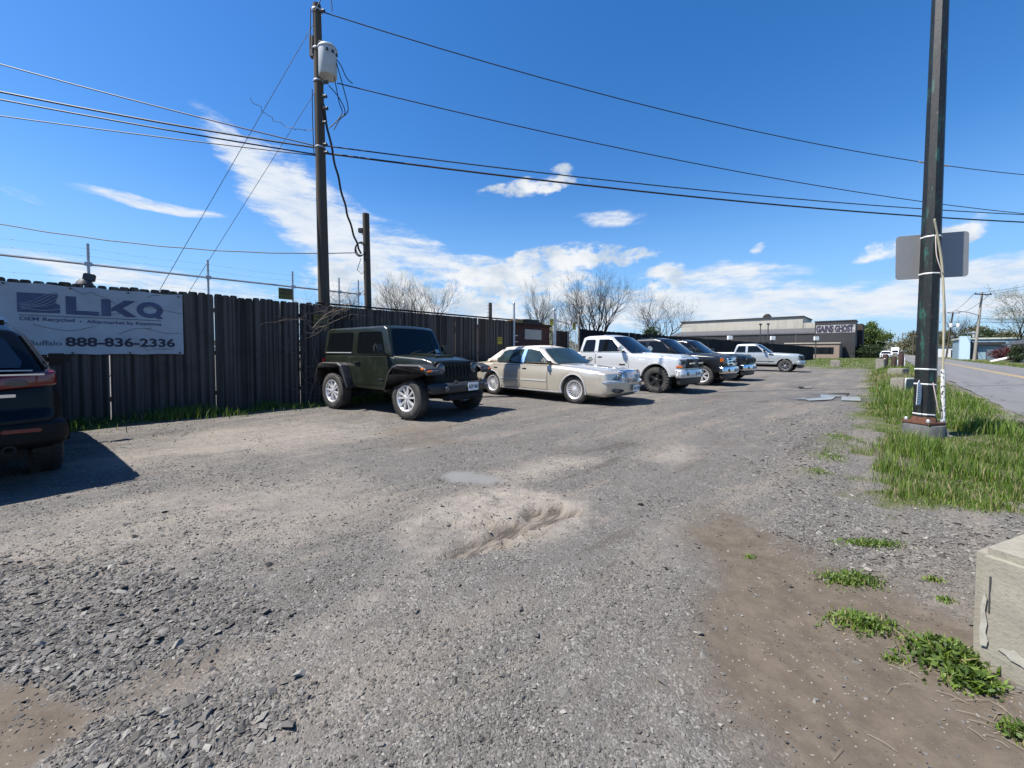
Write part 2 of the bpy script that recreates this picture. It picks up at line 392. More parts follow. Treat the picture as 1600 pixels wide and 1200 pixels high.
# tan dusty wheel lanes and darker damp lanes drawn out along the lot
lane = mth(nt, 'MULTIPLY', sstep(nt, streak, .47, .64), mth(nt, 'MULTIPLY_ADD', mid, .8, .25))
tan = mixc(nt, fine, (.155, .132, .107), (.240, .210, .174))
base = mixc(nt, mth(nt, 'MULTIPLY', lane, .72, clamp=True), base, tan)
ang2 = nd(nt, 'ShaderNodeMapping', {'Vector': flat, 'Rotation': (0, 0, DANG-.10), 'Scale': (2.8, .42, 1)}, vector_type='TEXTURE')
st2 = nd(nt, 'ShaderNodeTexNoise', {'Vector': ang2, 'Scale': 1.0, 'Detail': 8.0, 'Roughness': .66})
base = mixc(nt, mth(nt, 'MULTIPLY', sstep(nt, st2, .53, .64), .55), base, tan)
base = mixc(nt, mth(nt, 'MULTIPLY', sstep(nt, st2, .43, .33), .75), base, (.062, .052, .044))
brown = mixc(nt, fine, (.070, .057, .047), (.120, .101, .085))
lane2 = mth(nt, 'MULTIPLY', sstep(nt, streak, .47, .32), sstep(nt, big, .4, .65))
base = mixc(nt, mth(nt, 'MULTIPLY', lane2, .85), base, brown)
dustf = mth(nt, 'MULTIPLY', A['dust'], mth(nt, 'MULTIPLY_ADD', sstep(nt, mid, .3, .7), .45, .55))
base = mixc(nt, dustf, base, mixc(nt, mid, (.195, .168, .138), (.310, .275, .232)))
rutn = nd(nt, 'ShaderNodeTexNoise', {'Vector': nd(nt, 'ShaderNodeMapping', {'Vector': flat, 'Rotation': (0, 0, DANG+.1), 'Scale': (.30, .045, 1)}, vector_type='TEXTURE'), 'Scale': 1.0, 'Detail': 6.0, 'Roughness': .65})
hol = mixc(nt, sstep(nt, rutn, .42, .60), (.026, .020, .015), (.185, .155, .125))
base = mixc(nt, mth(nt, 'MULTIPLY', A['hole'], .8), base, hol)
spk = nd(nt, 'ShaderNodeTexNoise', {'Vector': flat, 'Scale': 2.6, 'Detail': 12.0, 'Roughness': .80})
base = mixc(nt, mth(nt, 'MULTIPLY', sstep(nt, spk, .54, .66), .55), base, (.21, .195, .172))
base = mixc(nt, mth(nt, 'MULTIPLY', sstep(nt, spk, .45, .34), .6), base, (.055, .050, .045))
mudc = mixc(nt, sstep(nt, mid, .3, .75), (.072, .057, .042), (.112, .091, .068))
flk = mth(nt, 'MULTIPLY', mth(nt, 'GREATER_THAN', v1c, .985), mth(nt, 'LESS_THAN', v1d, .30))
mudc = mixc(nt, flk, mudc, (.24, .22, .19))
base = mixc(nt, mth(nt, 'MULTIPLY', A['mud'], .95), base, mudc)
base = mixc(nt, mth(nt, 'MULTIPLY', A['grey'], .85), base, mixc(nt, fine, (.125, .126, .122), (.165, .167, .16)))
gcol = mixc(nt, mid, (.040, .060, .014), (.095, .120, .034))
gcol = mixc(nt, mth(nt, 'MULTIPLY', sstep(nt, big, .42, .6), .75), gcol, (.105, .092, .060))
base = mixc(nt, A['grass'], base, gcol)
base = mixc(nt, mth(nt, 'MULTIPLY', A['wet'], .35), base, (.036, .031, .027))
nt.links.new(base, B.inputs['Base Color'])
nt.links.new(mth(nt, 'MULTIPLY_ADD', A['wet'], -.4, .95), B.inputs['Roughness'])
B.inputs['Specular IOR Level'].default_value = .25
smooth_ = mth(nt, 'SUBTRACT', 1.0, mth(nt, 'MAXIMUM', mth(nt, 'MULTIPLY', A['mud'], .9), mth(nt, 'MULTIPLY', A['grey'], .95)), clamp=True)
hgt = mth(nt, 'ADD', mth(nt, 'MULTIPLY', mth(nt, 'SUBTRACT', 1.0, v1d), .55), mth(nt, 'MULTIPLY', v1c, .75))
hgt = mth(nt, 'ADD', hgt, mth(nt, 'MULTIPLY', fine, .35))
hgt = mth(nt, 'MULTIPLY', hgt, smooth_)
hgt = mth(nt, 'ADD', hgt, mth(nt, 'MULTIPLY', mid, .55))
nt.links.new(nd(nt, 'ShaderNodeBump', {'Strength': .8, 'Distance': .008, 'Height': hgt}), B.inputs['Normal'])
go = mesh_np('ground', np.stack([XX.ravel(), YY.ravel(), HH], 1), [quads], gm, attrs={k: ZN[k] for k in ('mud', 'dust', 'hole', 'grey', 'grass', 'wet', 'coarse')}, smooth=True)
tag(go, 'grey gravel parking lot with tan dusty wheel tracks and a shallow pothole', 'ground', kind='structure')

# ---------------------------------------------------------------- loose stones
sm_ = bpy.data.materials.new('loose_shale'); sm_.use_nodes = True
nt = sm_.node_tree; B = nt.nodes['Principled BSDF']; B.inputs['Roughness'].default_value = .9; B.inputs['Specular IOR Level'].default_value = .2
t_ = nd(nt, 'ShaderNodeAttribute', out=2, attribute_name='tone')
nt.links.new(ramp(nt, t_, [(0, (.045, .042, .038)), (.4, (.102, .096, .088)), (.75, (.162, .153, .139)), (.95, (.235, .222, .198)), (1, (.35, .33, .29))]), B.inputs['Base Color'])
def stones():
    rs = np.random.RandomState(11); N = 430000
    y = np.exp(rs.uniform(np.log(.95), np.log(11.0), N)); x = rs.uniform(-1.5, 1.5, N)*y
    Z = zones(x, y)
    clump = fbm(x*1.5+7, y*1.5+70, 4)
    pr = .22+.70*sm(clump, .40, .60)
    pr *= (1-.88*Z['mud'])*(1-.75*Z['dust'])*(1-.97*Z['grey'])*(1-.8*Z['grass'])*(1-.6*Z['hole'])
    pr = np.maximum(pr, .75*Z['coarse']*(1-Z['mud'])); pr = np.maximum(pr, .7*Z['rocky']*(1-Z['mud'])*(1-Z['grass']))
    keep = rs.rand(N) < pr
    x = x[keep]; y = y[keep]; Z = {k: v[keep] for k, v in Z.items()}; n = len(x)
    s = .0027*np.exp(rs.normal(0, .48, n))*(1+.30*np.sqrt(y))
    s *= 1+1.2*Z['coarse']*rs.rand(n)**2+1.0*Z['rocky']*rs.rand(n)**2
    bigs = rs.rand(n) < .012*(1+3*Z['coarse']+2*Z['rocky']); s[bigs] *= rs.uniform(1.5, 2.3, bigs.sum())
    s = np.minimum(s, .032)
    z = height(x, y, Z)
    base = np.array([[1, 0, 0], [0, 1, 0], [-1, 0, 0], [0, -1, 0], [.25, .15, 1], [-.1, .1, -1], [.6, .62, .55], [-.55, -.6, .5]])
    tri = np.array([[0, 6, 4], [6, 1, 4], [1, 2, 4], [2, 7, 4], [7, 3, 4], [3, 0, 4], [0, 1, 6], [2, 3, 7], [1, 0, 5], [2, 1, 5], [3, 2, 5], [0, 3, 5]])
    V = base[None]*(1+rs.uniform(-.38, .38, (n, 8, 3)))
    V *= np.stack([np.ones(n), rs.uniform(.5, .95, n), rs.uniform(.22, .6, n)], 1)[:, None, :]
    V *= s[:, None, None]
    tl = rs.normal(0, .28, (n, 2)); a = rs.uniform(0, 6.28, n); ca, sa = np.cos(a)[:, None], np.sin(a)[:, None]
    V[:, :, 2] += V[:, :, 0]*tl[:, :1]+V[:, :, 1]*tl[:, 1:]
    X = V[:, :, 0]*ca-V[:, :, 1]*sa; Y = V[:, :, 0]*sa+V[:, :, 1]*ca
    V[:, :, 0] = X+x[:, None]; V[:, :, 1] = Y+y[:, None]; V[:, :, 2] += (z+s*.12)[:, None]
    F = (tri[None]+(np.arange(n)*8)[:, None, None]).reshape(-1, 3)
    tone = np.clip(rs.beta(1.9, 2.3, n)+.12*bigs*rs.rand(n), 0, .96)
    return tag(mesh_np('loose_stones', V.reshape(-1, 3), [F], sm_, attrs={'tone': np.repeat(tone, 8)}), 'loose grey shale chips scattered over the gravel lot', 'gravel', kind='stuff')
stones()

# ---------------------------------------------------------------- grass blades
gb = bpy.data.materials.new('grass_blades'); gb.use_nodes = True
nt = gb.node_tree; B = nt.nodes['Principled BSDF']; B.inputs['Roughness'].default_value = .55
t_ = nd(nt, 'ShaderNodeAttribute', out=2, attribute_name='tone')
gcr = ramp(nt, t_, [(0, (.040, .080, .008)), (.45, (.098, .172, .016)), (.8, (.175, .250, .034)), (.86, (.22, .185, .085)), (1, (.32, .27, .15))])
nt.links.new(gcr, B.inputs['Base Color'])
trb = nd(nt, 'ShaderNodeBsdfTranslucent', {'Color': gcr})
mx = nd(nt, 'ShaderNodeMixShader', {0: .35, 1: B.outputs[0], 2: trb})
nt.links.new(mx, nt.nodes['Material Output'].inputs[0])
def blades(name, x, y, hgt, wid, tone, lean=.45, seed=1, z0=None):
    rs = np.random.RandomState(seed); n = len(x)
    a = rs.uniform(0, 6.28, n); l = rs.uniform(.1, 1, n)*lean
    z = height(x, y) if z0 is None else z0
    dx, dy = np.cos(a), np.sin(a); b = a+1.57+rs.normal(0, .5, n); wx, wy = np.cos(b)*wid/2, np.sin(b)*wid/2
    V = np.zeros((n, 5, 3))
    for k, (t, w) in enumerate(((0, 1), (0, -1), (.55, .8), (.55, -.8), (1, 0))):
        off = hgt*l*t*t*1.2
        V[:, k, 0] = x+dx*off+wx*w; V[:, k, 1] = y+dy*off+wy*w; V[:, k, 2] = z+hgt*(t-.35*l*t*t)-.01*(t == 0)
    i = np.arange(n)[:, None]*5
    return mesh_np(name, V.reshape(-1, 3), [i+np.array([[0, 1, 3, 2]]), i+np.array([[2, 3, 4]])], gb, attrs={'tone': np.repeat(tone, 5)}, smooth=True)
def grass_field():
    rs = np.random.RandomState(5)
    xs, ys, hs, ws, ts = [], [], [], [], []
    for (d0, d1, n0, n1, N, w) in ((3.5, 9.5, -2.0, .6, 90000, .0055), (9.5, 16, -2.0, .8, 42000, .009), (16, 30, -2.0, 1.0, 26000, .016), (30, 46, -2.0, 1.6, 12000, .03), (40, 118, -1.9, 11.5, 26000, .06), (17, 110, -10.5, -8.35, 16000, .04)):
        d = rs.uniform(d0, d1, N); n = rs.uniform(n0, n1, N)
        x = d*DV.x+n*NV.x; y = d*DV.y+n*NV.y
        g = zones(x, y)['grass']; dens = fbm(x*1.7, y*1.7+40, 3)
        k = rs.rand(N) < g*(.12+1.0*sm(dens, .34, .62))
        x, y, d, dens, n = x[k], y[k], d[k], dens[k], n[k]; m = len(x)
        lush = sm(fbm(x*.8+5, y*.8, 3), .35, .65)
        edge = sm(sdpoly(x, y, VERGE), .0, .5) if d1 <= 46 else np.full(m, .35)
        h = rs.uniform(.03, .17, m)*(.25+1.25*lush)*(.25+1.05*edge)*np.where(rs.rand(m) < .04, 1.7, 1)
        t = rs.uniform(.0, .85, m)*(.75+.3*lush); dry = rs.rand(m) < (.05+.12*(1-lush)+.15*(1-edge)+.30*sm(d, 19, 24)*sm(-d+34, 0, 6)*(n1 < 2))
        t[dry] = rs.uniform(.83, 1, dry.sum()); t = np.where(~dry, np.minimum(t, .8), t)
        h = np.where(dry, h*1.25, h)
        xs.append(x); ys.append(y); hs.append(h); ws.append(np.full(m, w)*rs.uniform(.7, 1.3, m)); ts.append(t)
    o = blades('grass', *map(np.concatenate, (xs, ys, hs, ws, ts)), seed=2)
    tag(o, 'bright green grass growing on the verge beside the road', 'grass', kind='stuff')
    N = 30000; d = rs.uniform(-3, 14, N); n = FN-.05-np.abs(rs.normal(0, .38, N)); x = d*DV.x+n*NV.x; y = d*DV.y+n*NV.y
    k = rs.rand(N) < .2+.8*sm(fbm(x*2, y*2, 3), .42, .6); x, y = x[k], y[k]; m = len(x)
    o = blades('grass', x, y, rs.uniform(.05, .30, m)*sm(fbm(x*1.2, y*1.2, 2), .2, .7), np.full(m, .012), np.clip(rs.uniform(0, .95, m), 0, 1), seed=4)
    tag(o, 'dark shaded grass and weeds along the foot of the plank fence', 'grass', kind='stuff')
grass_field()

# ---------------------------------------------------------------- road, markings, water
am = bpy.data.materials.new('old_asphalt'); am.use_nodes = True
nt = am.node_tree; B = nt.nodes['Principled BSDF']; B.inputs['Roughness'].default_value = .85
pos = nd(nt, 'ShaderNodeNewGeometry', out=0)
n1 = nd(nt, 'ShaderNodeTexNoise', {'Vector': pos, 'Scale': 140.0, 'Detail': 3.0})
mp = nd(nt, 'ShaderNodeMapping', {'Vector': pos, 'Rotation': (0, 0, DANG), 'Scale': (14.0, .9, 1)}, vector_type='TEXTURE')
n2 = nd(nt, 'ShaderNodeTexNoise', {'Vector': mp, 'Scale': 1.0, 'Detail': 6.0, 'Roughness': .6})
c = mixc(nt, n1, (.095, .094, .092), (.165, .163, .159)); c = mixc(nt, mth(nt, 'MULTIPLY', sstep(nt, n2, .4, .65), .5), c, (.10, .097, .094))
vo = nt.nodes.new('ShaderNodeTexVoronoi'); vo.feature = 'DISTANCE_TO_EDGE'; vo.inputs['Scale'].default_value = .55
nt.links.new(nd(nt, 'ShaderNodeVectorMath', {0: pos, 1: nd(nt, 'ShaderNodeVectorMath', {0: nd(nt, 'ShaderNodeTexNoise', {'Vector': pos, 'Scale': 1.6, 'Detail': 5.0}, out=1), 1: (.9, .9, 0)}, operation='MULTIPLY')}, operation='ADD'), vo.inputs['Vector'])
crk = mth(nt, 'LESS_THAN', vo.outputs[0], .011)
c = mixc(nt, mth(nt, 'MULTIPLY', crk, .7), c, (.04, .039, .037))
nt.links.new(c, B.inputs['Base Color'])
nt.links.new(nd(nt, 'ShaderNodeBump', {'Strength': .4, 'Distance': .006, 'Height': n1}), B.inputs['Normal'])
def strip(name, n0, n1, d0, d1, z, m, wob=0.0, step=1.0, label=None, kind='structure', cat='road'):
    ds = [d0]
    while ds[-1] < d1: ds.append(ds[-1]+step*max(1, abs(ds[-1])*.03))
    v = []; f = []
    for i, d in enumerate(ds):
        w = (float(fbm(np.array([d*1.1]), np.array([n0*3.]), 3)[0])-.5)*wob; w2 = (float(fbm(np.array([d*1.1+50]), np.array([n1*3.]), 3)[0])-.5)*wob
        v += [P(d, n0+w, z), P(d, n1+w2, z)]
        if i: f.append([2*i-2, 2*i-1, 2*i+1, 2*i])
    o = MB().add(v, f).build(name, m)
    return tag(o, label, cat, kind=kind)
strip('road', -8.25, -2.0, -60, 1400, .012, am, wob=.25, label='pale grey asphalt two-lane road beside the grass verge')
ym = mat('worn_yellow_line', (.36, .25, .08), .8, var=.3, vscale=3, dirt=((.14, .135, .13), .8))
for k, n_ in enumerate((-4.99, -5.21)):
    strip('yellow_line', n_-.06, n_+.06, -60, 900, .017, ym, step=2.0, label='worn yellow centre line painted along the road', cat='road marking')
strip('driveway', -16, -8.3, 36, 44, .014, am, wob=.6, label='asphalt driveway apron across the road', cat='driveway')
wm = mat('puddle_water', (.05, .045, .04), .03, spec=.9)
for i, p in enumerate(PUD):
    c = np.mean(p, axis=0); pts = []
    L = len(p)
    for k in range(L):
        a, b = np.array(p[k]), np.array(p[(k+1) % L])
        for t in np.linspace(0, 1, 7)[:-1]:
            q = a*(1-t)+b*t; q = c+(q-c)*(1.35+.3*(vnoise(np.array([q[0]*3]), np.array([q[1]*3]))[0]-.5)); pts.append((q[0], q[1]))
    o = MB().add([(x, y, -.008) for x, y in pts], [list(range(len(pts)))[::-1]]).build('puddle_water', wm, fix=False)
    tag(o, 'shallow puddle reflecting the sky on the gravel', 'puddle', kind='structure')
# ================================================================== FENCES
def RL(d, n, z=0.0):      # matrix: local x along the road direction, local y towards the fence, z up
    return Matrix.Translation(P(d, n, z)) @ Matrix.Rotation(DANG, 4, 'Z')
def wood(name, c1, c2, c3):
    m = bpy.data.materials.new(name); m.use_nodes = True; nt = m.node_tree; B = nt.nodes['Principled BSDF']
    B.inputs['Roughness'].default_value = .9; B.inputs['Specular IOR Level'].default_value = .2
    pos = nd(nt, 'ShaderNodeTexCoord', out=3)
    st = nd(nt, 'ShaderNodeMapping', {'Vector': pos, 'Scale': (38, 38, 1.6)})
    g1 = nd(nt, 'ShaderNodeTexNoise', {'Vector': st, 'Scale': 1.0, 'Detail': 6.0, 'Roughness': .65})
    bd = nd(nt, 'ShaderNodeMapping', {'Vector': pos, 'Scale': (14.1, .01, .12)})
    g2 = nd(nt, 'ShaderNodeTexNoise', {'Vector': bd, 'Scale': 1.0, 'Detail': 1.0})
    blo = nd(nt, 'ShaderNodeTexNoise', {'Vector': pos, 'Scale': 1.3, 'Detail': 6.0, 'Roughness': .7})
    c = mixc(nt, g1, c1, c2); c = mixc(nt, mth(nt, 'MULTIPLY', sstep(nt, g2, .46, .58), .75), c, c3); c = mixc(nt, mth(nt, 'MULTIPLY', sstep(nt, g2, .44, .36), .6), c, c1)
    c = mixc(nt, mth(nt, 'MULTIPLY', sstep(nt, blo, .5, .72), .5), c, c1)
    nt.links.new(c, B.inputs['Base Color'])
    nt.links.new(nd(nt, 'ShaderNodeBump', {'Strength': .5, 'Distance': .006, 'Height': g1}), B.inputs['Normal'])
    return m
M['wood'] = wood('weathered_grey_planks', (.018, .015, .0132), (.082, .069, .060), (.115, .098, .085))
M['wood_dark'] = wood('dark_stained_planks', (.009, .009, .010), (.021, .021, .022), (.017, .017, .019))
M['wood_brown'] = wood('brown_stained_planks', (.018, .011, .009), (.05, .032, .027), (.042, .027, .022))
M['pole_wood'] = wood('creosoted_pole', (.035, .030, .024), (.105, .090, .072), (.085, .072, .060))
def plank_fence(name, d0, d1, n, h, bw, mat_, label, dog=None, seed=1, cap=None, missing=(), gap=.006):
    rs = random.Random(seed)
    root = empty(name, P(d0, n), DANG); tag(root, label, 'fence')
    L = d1-d0; mb = MB(); x = 0.0; hb = h
    while x < L:
        w = bw*rs.uniform(.9, 1.08); d = d0+x
        hb = h+rs.uniform(-.018, .018)+.012*math.sin(d*1.7)
        dg = dog is None or d < dog
        k_ = int(x/bw); y0 = (.006 if k_ % 2 else -.006)+rs.uniform(-.005, .005); ln = rs.uniform(-.004, .004); ww = w+.006-(rs.uniform(.012, .022) if rs.random() < .10 else 0)
        if dg: pts = [(0, 0), (ww, 0), (ww, hb-.06), (ww-.004, hb-.05), (ww-.004, hb-.035), (ww-.012, hb-.012), (ww-.03, hb), (.03, hb), (.012, hb-.012), (.004, hb-.035), (.004, hb-.05), (0, hb-.06)]
        else: pts = [(0, 0), (ww, 0), (ww, h-.03+rs.uniform(-.01, .01)), (0, h-.03+rs.uniform(-.01, .01))]
        if not any(a < d < b for a, b in missing):
            Mx = Matrix.Translation((x, y0, -.03)) @ Matrix.Rotation(ln, 4, 'Y') @ Matrix.Rotation(R(90), 4, 'X') @ Matrix.Rotation(rs.uniform(-.03, .03), 4, 'Y')
            mb.poly(pts, .02, 0, Mx)
        x += w
    mb.build('plank_panel', mat_, root)
    rl = MB()
    for z in (.4, h*.5, h-.35): rl.box((L/2, .045, z), (L, .04, .09))
    rl.build('rail', mat_, root)
    k = 0.4
    while k < L:
        MB().box((k, .115, h*.48), (.10, .10, h*.96)).build('post', mat_, root); k += 2.44
    if cap is not None:
        MB().box(((cap-d0+L)/2, .01, h-.012), (L-(cap-d0), .13, .035), bev=.004).build('cap_board', M['wood_brown'], root)
    return root
plank_fence('plank_fence', -4.2, 10.62, FN, 2.50, .142, M['wood'], 'weathered grey plank fence behind the green off-roader and pale sedan', dog=3.55, cap=3.62)
plank_fence('plank_fence', 15.05, 92.0, FN, 2.36, .155, M['wood_dark'], 'long dark stained plank fence behind the row of pickup trucks', seed=3)

def text_mb(mb, s, size, x, z, w=None, bold=0.0, th=.002, mat_=0, Mx=None, shear=0.0, h=None):
    cu = bpy.data.curves.new('lettering', 'FONT'); cu.body = s; cu.size = size; cu.extrude = th/2; cu.offset = bold; cu.shear = shear
    cu.resolution_u = 3
    ob = bpy.data.objects.new('lettering', cu); COL.objects.link(ob)
    dg = bpy.context.evaluated_depsgraph_get(); me = bpy.data.meshes.new_from_object(ob.evaluated_get(dg))
    vs = [v.co.copy() for v in me.vertices]; fs = [list(p.vertices) for p in me.polygons]
    bpy.data.objects.remove(ob); bpy.data.curves.remove(cu); bpy.data.meshes.remove(me)
    x0 = min(v.x for v in vs); x1 = max(v.x for v in vs); y0 = min(v.y for v in vs); y1 = max(v.y for v in vs)
    kx = 1.0 if w is None else w/(x1-x0); ky = 1.0 if h is None else h/(y1-y0)
    # lettering lies in local xz, facing -y
    mb.add([(x+(v.x-x0)*kx, -v.z, z+(v.y-(y0 if h else 0))*ky) for v in vs], fs, mat_, False, Mx)

# ---------------------------------------------------------------- banner
BN = MB(); bl = 2.96; bz0, bz1 = 1.22, 2.41
nu_, nv_ = 60, 24
def bw_(u, v):   # shallow ripples of the slack vinyl
    return .010*math.sin(u*3.1+v*1.5)+.007*math.sin(u*7.3-v*4.0)+.006*math.sin(v*9+u*2)
root = empty('banner', P(-1.9, FN-.055), DANG); tag(root, 'white vinyl banner with faded blue letters and phone number on plank fence', 'banner')
M['vinyl'] = mat('white_vinyl', (.33, .355, .385), .6, var=.06, vscale=2, dirt=((.19, .205, .22), .35))
M['blue_print'] = mat('faded_blue_print', (.055, .070, .135), .6, var=.25, vscale=3)
M['ink'] = mat('dark_navy_print', (.014, .014, .038), .6, var=.1)
M['grey_print'] = mat('grey_blue_print', (.07, .083, .11), .6)
vs = []; fs = []
for j in range(nv_+1):
    for i in range(nu_+1):
        u = bl*i/nu_; v = bz0+(bz1-bz0)*j/nv_
        if j == nv_: v -= .022*abs(math.sin(i*math.pi/12))
        if j == 0: v += .012*abs(math.sin(i*math.pi/12))
        vs.append((u, -.02+.5*bw_(u, v), v))
for j in range(nv_):
    for i in range(nu_):
        a = j*(nu_+1)+i; fs.append([a, a+1, a+nu_+2, a+nu_+1])
BN.add(vs, fs, 0, True)
BN.build('banner_sheet', M['vinyl'], root, fix=False)
def onb(mb, name, m):   # drape the print on the rippled sheet
    mb.v = [(x, y-.026+.5*bw_(x, z), z) for (x, y, z) in mb.v]
    return mb.build(name, m, root)
ox = 1.9
t = MB()
def quad(mb, p): mb.add([(a, 0, b) for a, b in p], [list(range(len(p)))])
quad(t, [(ox-.48, 2.225), (ox-.36, 2.225), (ox-.36, 1.985), (ox-.09, 1.985), (ox-.09, 1.915), (ox-.48, 1.915)])
quad(t, [(ox-.06, 2.215), (ox+.06, 2.215), (ox+.06, 1.915), (ox-.06, 1.915)])
quad(t, [(ox+.065, 2.06), (ox+.235, 2.215), (ox+.385, 2.215), (ox+.19, 2.055), (ox+.065, 2.0)])
quad(t, [(ox+.12, 2.02), (ox+.21, 2.075), (ox+.40, 1.915), (ox+.25, 1.915)])
ring = []
for k in range(24):
    q = 2*math.pi*k/24; ring.append((ox+.58+.185*math.cos(q), 2.065+.152*math.sin(q)))
inn = [(ox+.58+.095*math.cos(2*math.pi*k/24), 2.065+.072*math.sin(2*math.pi*k/24)) for k in range(24)]
t.add([(a, 0, b) for a, b in ring+inn], [[k, (k+1) % 24, 24+(k+1) % 24, 24+k] for k in range(24)])
quad(t, [(ox+.60, 1.995), (ox+.66, 2.02), (ox+.775, 1.915), (ox+.68, 1.90)])
onb(t, 'big_lettering', M['blue_print'])
t = MB(); quad(t, [(ox-1.0, 2.235), (ox-.56, 2.245), (ox-.60, 2.10), (ox-.545, 2.06), (ox-.545, 1.925), (ox-1.0, 1.915)]); onb(t, 'emblem_block', M['blue_print'])
t = MB()
for k in range(5):
    t.tube([(ox-.97+.40*s, -.003, 1.955+.03*k+(.17+.012*k)*s**1.4+.02*math.sin(6*s+k)) for s in [i/8 for i in range(9)]], .0035, n=4)
t.tube([(ox-.97+.43*s, -.003, 2.0-.04*math.sin(3.1*s)) for s in [i/8 for i in range(9)]], .005, n=4)
onb(t, 'emblem_lines', M['vinyl'])
t = MB(); t.box((ox-.13, 0, 1.872), (1.72, .002, .010)); onb(t, 'rule_line', M['blue_print'])
t = MB(); text_mb(t, 'OEM Recycled', .1, ox-.985, 1.765, w=.60, h=.082, bold=.0018); text_mb(t, 'Aftermarket by Keystone', .1, ox-.245, 1.755, w=.98, h=.082, bold=.0018)
t.add([(ox-.315+.014*math.cos(k), 0, 1.80+.014*math.sin(k)) for k in range(6)], [list(range(6))]); onb(t, 'slogan_lettering', M['blue_print'])
t = MB(); text_mb(t, 'of Buffalo', .1, ox-1.04, 1.375, w=.50, h=.085); onb(t, 'place_lettering', M['grey_print'])
t = MB(); text_mb(t, '888-836-2336', .2, ox-.50, 1.362, w=1.43, h=.165, bold=.006); onb(t, 'phone_lettering', M['ink'])
t = MB(); text_mb(t, 'www.wearebuyingcars', .03, ox+.53, 1.318, w=.38, h=.014) if False else t.box((ox+.74, 0, 1.325), (.36, .002, .008)); onb(t, 'small_print', M['grey_print'])
t = MB()
rs = random.Random(8)
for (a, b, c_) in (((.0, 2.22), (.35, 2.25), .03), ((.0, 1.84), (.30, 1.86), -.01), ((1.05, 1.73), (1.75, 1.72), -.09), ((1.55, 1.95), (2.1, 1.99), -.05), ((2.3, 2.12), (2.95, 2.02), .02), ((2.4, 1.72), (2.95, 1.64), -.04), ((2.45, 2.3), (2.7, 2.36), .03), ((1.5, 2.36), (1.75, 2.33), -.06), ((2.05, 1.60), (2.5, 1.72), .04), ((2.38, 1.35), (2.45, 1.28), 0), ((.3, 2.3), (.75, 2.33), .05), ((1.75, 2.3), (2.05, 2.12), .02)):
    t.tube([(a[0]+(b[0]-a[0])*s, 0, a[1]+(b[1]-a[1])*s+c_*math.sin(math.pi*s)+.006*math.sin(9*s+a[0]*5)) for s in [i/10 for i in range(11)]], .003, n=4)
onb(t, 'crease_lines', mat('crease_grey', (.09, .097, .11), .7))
t = MB()
for k in range(5):
    for z in (bz0+.03, bz1-.05): t = MB(); t.box((.06+k*(bl-.12)/4, -.02, z), (.03, .012, .03), bev=.004); onb(t, 'grommet', M['steel_dark'])

# ---------------------------------------------------------------- small yellow signs
M['sign_yellow'] = mat('faded_yellow_sign', (.42, .34, .02), .55, dirt=((.15, .13, .05), .5), vscale=10)
M['sign_olive'] = mat('dirty_yellow_sign', (.15, .12, .02), .6, dirt=((.08, .07, .03), .7), vscale=9)
def small_sign(d, n, z, w, h, m, label, text):
    root = empty('warning_sign', P(d, n, z), DANG); tag(root, label, 'sign', group='yellow warning signs along the fence')
    MB().box((0, 0, 0), (w, .006, h), bev=.002).build('sign_plate', m, root)
    t = MB()
    for k, s in enumerate(text): text_mb(t, s, h*.2, -w*.42, h*.22-k*h*.27, w=w*.84, h=h*.17, bold=.001)
    t.v = [(x, y-.006, zz) for x, y, zz in t.v]; t.build('sign_lettering', M['ink'], root)
def dpx(px, n): u = (px-800)/610; y = n/(NV.x*u+NV.y); return DV.x*u*y+DV.y*y
# ---------------------------------------------------------------- rail and barbed wire behind the planks
root = empty('security_fence', P(-8, 11.0), DANG); tag(root, 'thin steel rail fence with barbed wire rising behind the plank fence', 'fence')
RN = 11.0; posts = [-7, -4.3, dpx(143, RN), dpx(328, RN), dpx(459, RN), dpx(531, RN), dpx(561, RN)]
mb = MB(); mb.tube([(0, 0, 2.93), (posts[-1]+8, 0, 2.93)], .022, n=6); mb.build('top_rail', M['galv'], root)
for p in posts:
    mb = MB(); mb.tube([(p+8, 0, 0), (p+8, 0, 3.32)], .022, n=8); mb.box((p+8, -.03, 2.93), (.10, .05, .07)); mb.build('post', M['galv'], root)
mb = MB()
for z in (2.66, 3.08, 3.22):
    for a, b in zip(posts[:-1], posts[1:]):
        mb.tube([(a+8+(b-a)*s, -.03, z-.03*math.sin(math.pi*s)) for s in (0, .33, .67, 1)], .0012, n=4)
        k = a
        while k < b: mb.box((k+8, -.03, z-.01), (.010, .003, .007), ry=.7); k += .4
mb.build('barbed_wire', M['steel_dark'], root)
small_sign(dpx(503, FN-.04), FN-.04, 2.03, .36, .34, M['sign_olive'], 'dirty yellow warning sign behind the twigs beside the green off-roader', ['WARNING', 'NO', 'TRESPASS'])
small_sign(dpx(448, RN-.05), RN-.05, 2.73, .32, .28, M['sign_olive'], 'olive yellow sign showing above the plank tops near the utility pole', ['WARNING', 'KEEP OUT'])
small_sign(dpx(781, FN-.04), FN-.04, 1.69, .24, .26, M['sign_yellow'], 'small bright yellow sign low on the fence above the sedan', ['NO', 'PARKING'])
# lamp on the fence top by the banner
root = empty('flood_lamp', P(dpx(136, FN+.1), FN+.1, 2.46), DANG); tag(root, 'dark flood lamp box sitting on the plank tops above the banner', 'lamp')
mb = MB(); mb.lathe([(.001, .10), (.06, .10), (.10, .05), (.12, 0)], 12); mb.build('lamp_base', M['steel_dark'], root)
mb = MB(); mb.poly([(-.07, 0), (.07, 0), (.10, .13), (-.10, .13)], .12, Matrix=None) if False else mb.box((.06, 0, .14), (.16, .13, .13), bev=.015, ry=.15); mb.build('lamp_head', M['steel_dark'], root)

